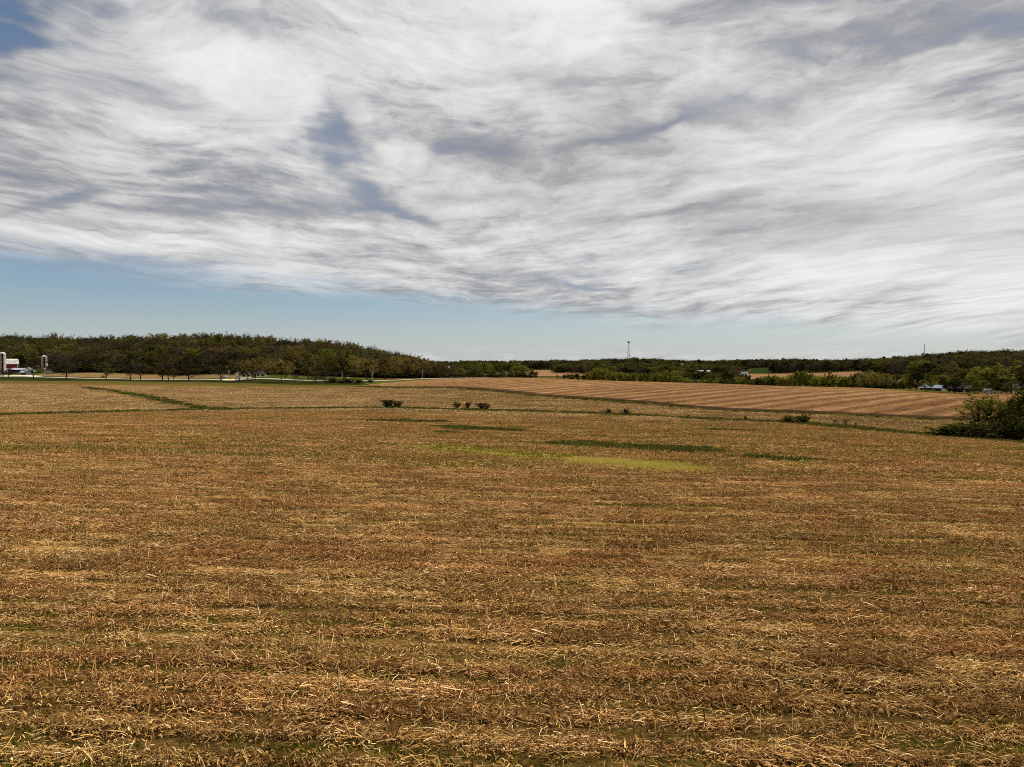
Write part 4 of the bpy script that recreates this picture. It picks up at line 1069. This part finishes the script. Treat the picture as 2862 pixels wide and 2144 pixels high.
def wood_stuff(name, items, label):
    kinds = [('bare', i) for i in range(3)] + [('bud', i) for i in range(3)] + [('gold', i) for i in range(2)] + [('green', i) for i in range(3)] + [('dark', i) for i in range(2)]
    if 'WOODCOL' not in globals():
        globals()['WOODCOL'] = proto_collection('wood_tree', [whole_mesh(k, i) for k, i in kinds])
    of = {k: [j for j, q in enumerate(kinds) if q[0] == k] for k, _ in kinds}
    x = np.array([i[0] for i in items]); y = np.array([i[1] for i in items]); hh = np.array([i[2] for i in items]); n = len(x)
    idx = np.array([random.choice(of[i[3]]) for i in items]); w = np.array([HW[i[3]] for i in items]) * RNG.uniform(.8, 1.2, n)
    w0 = np.array([PROTO[kinds[j][0]][kinds[j][1]][2] for j in idx]); ws = w / w0
    scatter(name, np.stack([x, y, height(x, y) - .1], 1), RNG.uniform(0, 6.28, n), np.stack([ws, ws, hh / 10], 1), idx, WOODCOL, label, 'wood')


under = wood(-100, 1255, lambda p: front(p) - 3, 520, 5.0, 77); upx = 1431 + under[:, 0] / under[:, 1] * F
under = under[under[:, 1] < front(upx) + 22]
rest += [(x, y, random.uniform(2.5, 5.0), random.choice(['bud', 'bud', 'dark', 'green', 'bare'])) for x, y in under]
wood_stuff('hill_wood', rest, 'mass of brown and olive spring trees covering the hill on the left')


def band(px0, px1, d0, d1, step, hm, kinds, seed, thin=1.0):
    p = wood(px0, px1, d0, d1, step, seed); rr = np.random.default_rng(seed + 1)
    return [(x, y, float(np.clip(rr.normal(hm, hm * .13), hm * .6, hm * 1.5)), kinds[int(rr.integers(len(kinds)))]) for x, y in p if rr.random() < thin]


mixk = ['bare', 'bud', 'bud', 'green', 'dark', 'bare']
far = band(1180, 1340, 620, 760, 9, 9, mixk, 51) + band(1300, 1560, 1020, 1300, 11, 12, mixk, 52) + band(1540, 2120, 1130, 1420, 11, 12.5, mixk, 53) + band(2060, 2260, 1160, 1400, 11, 13, mixk, 54)
far += band(1560, 1660, 760, 960, 9, 9, ['bud', 'green', 'dark', 'bare'], 55) + band(1650, 1960, 640, 960, 10, 9.5, ['bud', 'green', 'dark', 'bud', 'bare'], 56, .8) + band(1940, 2080, 800, 1130, 13, 9, ['dark', 'green', 'bud'], 57, .6) + band(1880, 2060, 470, 640, 13, 6.5, ['dark', 'green', 'bud', 'gold'], 61, .55)
far += band(2170, 2480, 820, 1150, 10, 12, ['bare', 'bud', 'dark', 'bud'], 58) + band(-300, 3200, 1900, 2100, 17, 14, mixk, 60)
clear_view = ((1899, 1911, 1085), (1944, 1987, 757), (2051, 2092, 637), (1236, 1256, 466))      # where distant buildings show between the trees
far = [q for q in far if not any(a < 1431 + q[0] / q[1] * F < b and q[1] < d for a, b, d in clear_view)]
wood_stuff('distant_wood', far, 'dark line of distant woods along the horizon')
rw = band(2430, 3150, lambda p: np.interp(p, [2430, 2560, 2700, 2860, 3150], [640, 470, 400, 390, 390]), 980, 9.5, 11, ['bare', 'bud', 'bud', 'green', 'dark', 'bare', 'bud'], 59)
wood_stuff('right_hill_wood', rw, 'dark wooded hill rising at the right behind the houses')


# ------------------------------------------------------------------ buildings
def on_ground(px, d): x = (px - 1431) / F * d; return x, d, h1(x, d)


def gable_house(name, px, d, length, depth, wall_h, roof_h, rz, wall, roof, label, cat='house', windows=(), doors=(), chimney=False, over=.35, trim=None, lift=0.0):
    x, y, z = on_ground(px, d); o = empty(name, (x, y, z + lift), rz - math.atan2(x, y)); tag(o, label, cat)
    l, w = length / 2, depth / 2
    b = MB(); b.prism([(-w, -.6), (w, -.6), (w, wall_h), (0, wall_h + roof_h), (-w, wall_h)], -l, l); b.build('wall', MAT[wall], o)
    t = .18; sl = roof_h / w; r = MB()
    r.prism([(-w - over, wall_h - sl * over + .02), (0, wall_h + roof_h + .02), (w + over, wall_h - sl * over + .02), (w + over, wall_h - sl * over + t + .02), (0, wall_h + roof_h + t + .04), (-w - over, wall_h - sl * over + t + .02)], -l - over, l + over)
    ro = r.build('roof', MAT[roof], o)
    if chimney: MB().box((l * .3, .4, wall_h + roof_h + .3), (.6, .6, 1.2)).build('chimney', MAT['rust'], ro)
    for wx, wz, ww, wh in windows:
        f = MB().box((wx, -w - .03, wz), (ww + .2, .06, wh + .2)).build('window', MAT['white'], o); MB().box((wx, -w - .075, wz), (ww, .05, wh)).build('pane', MAT['glass'], f)
    for wx, ww, wh, mt in doors: MB().box((wx, -w - .04, wh / 2), (ww, .08, wh)).build('door', MAT[mt], o)
    if trim:
        for sx in (-1, 1): MB().box((sx * (l + .03), 0, wall_h * .5), (.06, depth * .96, wall_h)).build('gable_siding', MAT[trim], o)
    return o


# red barn with its silo at the left edge
bx, by, bz = on_ground(14, 520)
barn = empty('barn', (bx, by, bz), math.radians(43)); tag(barn, 'red barn with a white gambrel roof beside the tall silo', 'barn')
Lb, Wb = 7.4, 4.4; wall_h = 6.9
MB().prism([(-Wb, -1), (Wb, -1), (Wb, wall_h), (Wb * .68, wall_h + 2.2), (0, wall_h + 3.1), (-Wb * .68, wall_h + 2.2), (-Wb, wall_h)], -Lb, Lb).build('wall', MAT['red'], barn)
MB().prism([(-Wb - .5, wall_h - .5), (-Wb * .68, wall_h + 2.3), (0, wall_h + 3.25), (Wb * .68, wall_h + 2.3), (Wb + .5, wall_h - .5), (Wb + .62, wall_h - .3), (Wb * .72, wall_h + 2.55), (0, wall_h + 3.5), (-Wb * .72, wall_h + 2.55), (-Wb - .62, wall_h - .3)], -Lb - .6, Lb + .6).build('roof', MAT['white'], barn)
for sx in (-1, 1): MB().box((sx * (Lb - .2), -Wb - .06, wall_h * .45), (.5, .12, wall_h * .9)).build('corner_board', MAT['white'], barn)
dr = MB().box((2.0, -Wb - .07, 1.7), (3.2, .12, 3.4)).build('door', MAT['darkred'], barn); MB().box((3.3, -Wb - .17, 1.7), (.1, .08, .5)).build('handle', MAT['steel'], dr)
for wx in (-4.5, -1.5, 5.2):
    f = MB().box((wx, -Wb - .05, 3.6), (1.1, .1, 1.0)).build('window', MAT['white'], barn); MB().box((wx, -Wb - .12, 3.6), (.85, .06, .75)).build('pane', MAT['glass'], f)


def silo(px, d, top, rad, label, chute=True):
    x, y, z = on_ground(px, d); H = pix(px, top, d)[2] - z; o = empty('silo', (x, y, z), -math.atan2(x, y)); tag(o, label, 'silo'); hc = H - rad * .85
    MB().lathe([(rad, -1), (rad, hc)], 28).build('stave_wall', MAT['stave'], o)
    MB().lathe([(rad * 1.03, hc - .05)] + [(rad * 1.03 * math.cos(a), hc + rad * .85 * math.sin(a)) for a in np.linspace(.02, 1.5, 9)], 28).build('dome', MAT['white'], o, True)
    zz = .8
    while zz < hc - .2: MB().lathe([(rad + .005, zz - .07), (rad + .06, zz - .06), (rad + .06, zz + .06), (rad + .005, zz + .07)], 28).build('hoop', MAT['rust'], o); zz += .95
    if chute:
        c = MB().box((-.05, -rad - .45, hc * .5 + .3), (1.0, .9, hc + .6)).build('chute', MAT['black'], o); MB().box((-.05, -rad - .48, hc + .8), (1.1, .98, .5), 0, .6).build('chute_cap', MAT['metal'], c)
    return o


silo(8, 512, 984, 2.05, 'tall concrete silo with a white dome at the left edge')
silo(124.5, 545, 993, 2.15, 'lone silo with white dome half hidden in the trees')

# long low shed, white lean-to, grain bin, farm odds and ends
gable_house('cattle_shed', 58, 508, 11, 5, 2.4, 1.1, math.radians(-4), 'black', 'metal', 'long low grey-roofed shed joining the red barn', 'shed', doors=((-2, 3, 2.1, 'black'), (2.5, 3, 2.1, 'machine')))
gable_house('lean_to', 33, 506, 7, 3.5, 2.6, .9, math.radians(-4), 'darkred', 'white', 'small white-roofed lean-to in front of the red barn', 'shed', doors=((0, 2, 2, 'black'),))
x, y, z = on_ground(79.5, 500); o = empty('hip_roof_shed', (x, y, z), .1); tag(o, 'small square shed with a pointed grey roof right of the long shed', 'shed')
MB().box((0, 0, 1.0), (4.6, 4.6, 3.2)).build('wall', MAT['black'], o); MB().box((0, 0, 3.6), (5.4, 5.4, 2.0), 0, .12).build('roof', MAT['metal'], o); MB().box((0, -2.33, 1.1), (1.6, .08, 2.2)).build('door', MAT['machine'], o)
x, y, z = on_ground(79, 470); o = empty('grain_bin', (x, y, z)); tag(o, 'round corrugated grain bin with a cone roof beside the drive', 'grain bin')
prof = [(1.75, -.4)]
for i in range(26): prof.append((1.75 + (.03 if i % 2 else 0), .05 + i * .11))
MB().lathe(prof, 26).build('corrugated_wall', MAT['metal'], o, True); rf = MB().lathe([(1.95, 2.82), (1.0, 3.45), (.25, 3.95), (.25, 4.05)], 26).build('roof', MAT['metal'], o); MB().lathe([(.3, 4.05), (.3, 4.3), (.05, 4.4)], 12).build('vent_cap', MAT['white'], rf)
MB().box((.4, -1.82, .95), (.8, .1, 1.7)).build('door', MAT['white'], o)
gable_house('low_shed', 70, 474, 4.5, 3, 1.7, .9, .1, 'machine', 'metal', 'small dark shed against the left of the grain bin', 'shed', doors=((0, 1, 1.5, 'black'),))


def wagon(px, d, length, label, body='machine', bed='white', name='farm_wagon', hgt=.7, lift=.7):
    x, y, z = on_ground(px, d); o = empty(name, (x, y, z + .05), random.uniform(-.15, .15)); tag(o, label, 'wagon'); l = length / 2
    MB().box((0, 0, lift), (length, 1.9, .18)).build('bed', MAT[bed], o); MB().box((-l * .05, 0, lift + hgt / 2 + .09), (length * .94, 1.8, hgt), 0, .96).build('load_box', MAT[body], o)
    MB().tube([(l, 0, lift - .1), (l + 1.2, 0, .3)], .06, 6).build('drawbar', MAT['steel'], o)
    for sx in (-.6, .6):
        for sy in (-.9, .9):
            w = MB(); w.tube([(sx * l, sy - .12, .38), (sx * l, sy + .12, .38)], .38, 14); wo = w.build('wheel', MAT['rubber'], o)
            h = MB(); h.tube([(sx * l, sy - .14, .38), (sx * l, sy + .14, .38)], .18, 10); h.build('hub', MAT['metal'], wo)
    return o


wagon(137, 480, 4.8, 'low white flat wagon parked at the edge of the hill field', 'white', 'white')
wagon(45, 500, 4.0, 'dark farm wagon parked in front of the long shed', 'machine', 'metal')
for i, (px, d, top, lab) in enumerate(((12, 505, 1029, 'white box on a post against the silo'), (20.5, 420, 1038, 'white box on a post left of the drive'), (95, 400, 1037, 'white box on a post beside the grain bin tree'), (125, 440, 1030, 'tall post with a white box in the hill field'))):
    x, y, z = on_ground(px, d); H = pix(px, top, d)[2] - z; o = empty('birdhouse_post', (x, y, z)); tag(o, lab, 'post', 'white boxes on posts')
    MB().tube([(0, 0, -.2), (0, 0, H - .5)], .07, 6).build('post', MAT['pole'], o); b = MB().box((0, 0, H - .2), (.75, .6, .6)).build('box', MAT['white'], o); MB().prism([(-.4, H + .1), (.4, H + .1), (0, H + .42)], -.45, .45).build('box_roof', MAT['white'], b)

# cream house below the wood
gable_house('ranch_house', 700, 398, 15.0, 7.5, 2.35, 1.25, math.radians(27), 'cream', 'roofdark', 'long cream house with dark roof and dark windows under the trees', 'house',
            windows=((-5.7, 1.35, 1.7, 1.0), (-2.9, 1.35, 1.6, .9), (5.2, 1.4, 1.5, .8), (2.6, 1.4, 1.1, .8)), doors=((.9, 1.1, 2.05, 'darkred'), (-.6, .95, 2.0, 'black')), chimney=True, trim='cream')
x, y, z = on_ground(649, 388); sp = MB(); rr = random.Random(3); nr, ns = 7, 22; vs = []; fs = []
for i in range(nr):
    q = i / (nr - 1)
    for k in range(ns):
        a = 2 * math.pi * k / ns; R_ = (1 - q) * (1 + .18 * math.sin(2 * a + 1) + rr.gauss(0, .04)); vs.append((x + R_ * 2.6 * math.cos(a), y + R_ * 1.9 * math.sin(a), z - .1 + (.95 * (1 - (1 - q) ** 1.6)) + rr.gauss(0, .02)))
for i in range(nr - 1):
    for k in range(ns): k2 = (k + 1) % ns; fs.append((i * ns + k, i * ns + k2, (i + 1) * ns + k2, (i + 1) * ns + k))
sp.add(vs, fs); tag(sp.build('sand_pile', MAT['sand'], None, True), 'heap of yellow sand beside the utility pole left of the cream house', 'sand pile')
sheetless = strip('sandy_drive', L((622, 1061, 392), (640, 1061.5, 391), (655, 1062, 390)), 1.6, MAT['sand'], .2, .3, 'yellow sandy patch of drive left of the cream house', n=24)
x, y, z = on_ground(626, 400); o = empty('propane_tank', (x, y, z), .2); tag(o, 'silver propane tank on legs left of the utility pole', 'tank')
MB().tube([(-1.5, 0, 1.1), (-1.3, 0, 1.1), (1.3, 0, 1.1), (1.5, 0, 1.1)], [.25, .5, .5, .25], 14).build('tank_body', MAT['metal'], o, True)
for sx in (-.9, .9): MB().box((sx, 0, .3), (.15, .7, .9)).build('leg', MAT['steel'], o)
for px, d, top, lab in ((611, 398, 1049, 'white round yard lamp left of the propane tank'), (652, 410, 1048, 'white yard lamp behind the sand heap'), (698, 392, 1045.5, 'white yard lamp above the cream house roof')):
    x, y, z = on_ground(px, d); H = pix(px, top, d)[2] - z; o = empty('yard_lamp', (x, y, z)); tag(o, lab, 'lamp', 'white yard lamps')
    MB().tube([(0, 0, -.2), (0, 0, H - .3)], .05, 6).build('post', MAT['pole'], o); MB().lathe([(.1, H - .35), (.34, H - .2), (.38, H), (.3, H + .2), (.08, H + .3)], 12).build('lamp_globe', MAT['white'], o, True)


def utility_pole(px, d, top, label, arm=True):
    x, y, z = on_ground(px, d); H = pix(px, top, d)[2] - z; o = empty('utility_pole', (x, y, z), .3); tag(o, label, 'utility pole', 'utility poles')
    MB().tube([(0, 0, -.5), (0, 0, H)], [.19, .13], 8).build('pole', MAT['pole'], o)
    if arm:
        a = MB().box((0, -.16, H - .7), (2.0, .12, .14)).build('crossarm', MAT['pole'], o)
        for k in (-.9, -.35, .35, .9): MB().lathe([(.05, H - .63), (.06, H - .5), (.03, H - .42)], 6, (k, -.16)).build('insulator', MAT['metal'], a)
        MB().lathe([(.2, H - 1.9), (.22, H - 1.8), (.22, H - 1.2), (.15, H - 1.12)], 10, (.36, -.1)).build('transformer', MAT['metal'], o)
for px, d, top, lab in ((639, 391, 1034, 'pale utility pole beside the sand heap'), (956, 338, 1039, 'pale utility pole in front of the golden trees'), (1040, 345, 1036, 'grey utility pole where the green bank meets the wood'),
                        (1180, 372, 1032, 'utility pole against the trees above the pale road'), (1414, 372, 1037, 'pale utility pole in front of the green row of trees')): utility_pole(px, d, top, lab, px not in (956,))
x, y, z = on_ground(973, 333); o = empty('mailbox', (x, y, z)); tag(o, 'white mailbox above the dark bushes at the field corner', 'mailbox')
MB().tube([(0, 0, -.2), (0, 0, 2.3)], .06, 6).build('post', MAT['pole'], o); MB().prism([(-.3, 2.3), (.3, 2.3), (.3, 2.6), (.15, 2.8), (-.15, 2.8), (-.3, 2.6)], -.45, .45).build('box', MAT['white'], o)
x, y, z = on_ground(1200, 347); o = empty('road_sign', (x, y, z)); tag(o, 'small dark sign post beside the pale road', 'sign')
MB().tube([(0, 0, -.2), (0, 0, 1.5)], .05, 6).build('post', MAT['steel'], o); MB().box((0, -.05, 1.3), (.5, .04, .5)).build('sign_plate', MAT['machine'], o)

# buildings by the lawn on the right
gable_house('long_house', 2608, 292, 8.0, 4.4, 1.35, 1.05, math.radians(-22), 'darkred', 'roofblue', 'long low dark red house with grey-blue roof and white gable end', 'house', windows=((-2.2, .8, .9, .5), (1.2, .8, .9, .5)), doors=((-.4, .6, 1.15, 'black'),), trim='white')
gable_house('red_shed', 2682, 290, 7.6, 4.4, 1.7, 1.1, math.radians(-6), 'darkred', 'roofdark', 'dark red shed with two white doors behind the round dark tree', 'shed', doors=((-2.3, .75, 1.45, 'white'), (1.9, .55, 1.3, 'white')))
gable_house('far_shed', 2722, 318, 2.6, 3, 2.7, .9, .3, 'darkred', 'white', 'small shed with a white roof behind the red shed', 'shed', doors=((0, .8, 1.6, 'black'),))
gable_house('white_shed', 2759, 292, 2.4, 2.4, 1.25, .6, -.2, 'white', 'roofblue', 'small white shed beside the dark wagon', 'shed', doors=((.2, .7, 1.0, 'metal'),))
wagon(2786, 288, 4.8, 'long dark hay wagon with a pale rim right of the white shed', 'machine', 'white', hgt=.35, lift=.5)
gable_house('beige_house', 2851, 306, 4.4, 4, 2.3, 1.2, -.3, 'cream', 'roofblue', 'beige house half cut by the right edge of the picture', 'house', windows=((-1, 1.2, .8, .8), (1, 1.2, .8, .8)), doors=((0, .7, 1.7, 'white'),))

# distant buildings
gable_house('far_long_barn', 1956, 760, 7, 4, 1.3, 1.0, -.15, 'white', 'white', 'distant long white barn above the dark round trees', 'barn', doors=((0, 2, 2, 'black'),), lift=2.5)
gable_house('far_white_shed', 1980, 760, 3.2, 3, 1.5, 1.0, .1, 'white', 'white', 'distant small white shed right of the long white barn', 'shed', doors=((0, 1, 1.6, 'metal'),), lift=2.5)
gable_house('far_cream_house', 2061, 640, 4.8, 4, 1.6, 1.2, .1, 'cream', 'roofdark', 'distant cream house left of the grey-roofed house', 'house', windows=((-1.2, .9, .8, .6), (1.2, .9, .8, .6)), doors=((0, .6, 1.3, 'black'),), lift=2.0)
gable_house('far_grey_roof_house', 2080, 640, 6, 4.4, 1.8, 1.4, -.25, 'white', 'roofblue', 'distant white house with a grey roof by the tan field', 'house', windows=((-1.8, .9, .8, .6), (1.6, .9, .8, .6)), doors=((0, .6, 1.4, 'black'),), lift=1.6)
gable_house('far_farm_roof', 1245, 470, 5.2, 4.6, 4.6, 1.7, .2, 'white', 'white', 'white farm roof showing above the trees beyond the wood', 'barn', doors=((0, 1.4, 2.2, 'black'),), lift=.6)
gable_house('far_farm_shed', 1274, 452, 3.2, 3.6, 2.8, 1.2, .1, 'white', 'roofblue', 'pale blue-roofed farm shed among the trees left of the green row', 'shed', doors=((0, 1.2, 1.9, 'black'),), lift=.3)
silo(1218, 505, 1009, 1.1, 'distant dark silo with a white cap above the end of the wood', False)


def water_tower(px, d, top):
    x, y, _ = on_ground(px, d); z = h1(x, y); H = pix(px, top, d)[2] - z; o = empty('water_tower', (x, y, z)); tag(o, 'distant white water tower with a bulb tank above the woods', 'water tower')
    R_ = 4.6 * d / 1500; MB().lathe([(1.2, -1), (.8, H * .5), (.8, H - 1.6 * R_)], 12).build('stem', MAT['white'], o); MB().lathe([(.8, H - 1.6 * R_), (R_ * .8, H - 1.15 * R_), (R_, H - .7 * R_), (R_ * .8, H - .2 * R_), (.2, H)], 20).build('tank', MAT['white'], o, True)
water_tower(1905, 1090, 1016.5)


def lattice_tower(px, d, top, label, base_w, top_w, head=True, rleg=.16, name='radio_tower', seg=16):
    x, y, z = on_ground(px, d); H = pix(px, top, d)[2] - z; o = empty(name, (x, y, z), .35); tag(o, label, 'tower')
    leg = lambda k, q: np.array((math.cos(k * 2.0944 + .5), math.sin(k * 2.0944 + .5), 0)) * (base_w * (1 - q) + top_w * q) / 1.73 + np.array((0, 0, q * H))
    for k in range(3): MB().tube([leg(k, -.01), leg(k, .5), leg(k, 1)], rleg, 5).build('leg', MAT['steel'], o)
    for i in range(seg):
        b = MB(); q0, q1 = i / seg, (i + 1) / seg
        for k in range(3):
            b.tube([leg(k, q0), leg((k + 1) % 3, q1)], rleg * .45, 4); b.tube([leg((k + 1) % 3, q0), leg(k, q1)], rleg * .45, 4); b.tube([leg(k, q1), leg((k + 1) % 3, q1)], rleg * .45, 4)
        b.build('brace', MAT['steel'], o)
    if head:
        hd = MB().lathe([(1.0, H - 2.0), (1.5, H - 1.0), (2.0, H - .3), (2.1, H + .3), (1.9, H + .4)], 14).build('antenna_head', MAT['steel'], o)
        for k in range(9): a = k * .698; MB().box((2.15 * math.cos(a), 2.15 * math.sin(a), H), (.3, .3, 2.0), a).build('antenna_panel', MAT['metal'], hd)
        MB().tube([(0, 0, H), (0, 0, H + 2.5)], .08, 5).build('lightning_rod', MAT['steel'], hd)
        MB().lathe([(.2, H * .46), (.8, H * .47), (.8, H * .485), (.2, H * .49)], 12, (1.6, -.6)).build('dish', MAT['steel'], o)
lattice_tower(1757, 1120, 956, 'tall lattice radio tower with a round antenna head on the horizon', 5.2, 1.1)
lattice_tower(2583, 1300, 960, 'thin pale mast far off above the right hill', 1.0, 1.0, False, .10, 'radio_mast', 24)

# a bleached fallen branch in the grass before the right thicket
x, y, _ = ground_at(2735, 1226); lg = MB(); pts = [(x + t * 2.4, y + .25 * math.sin(t * 3), h1(x + t * 2.4, y) + .10 + .12 * math.sin(t * 5) ** 2) for t in np.linspace(-.5, .5, 7)]
lg.tube(pts, [.05, .08, .085, .08, .07, .05, .03], 7)
lg.tube([pts[3], (pts[3][0] + .4, pts[3][1] - .3, pts[3][2] + .22), (pts[3][0] + .8, pts[3][1] - .4, pts[3][2] + .12)], [.05, .035, .02], 6)
tag(lg.build('fallen_branch', MAT['wood_pale'], None, True), 'bleached fallen branch lying in the grass before the right thicket', 'branch')
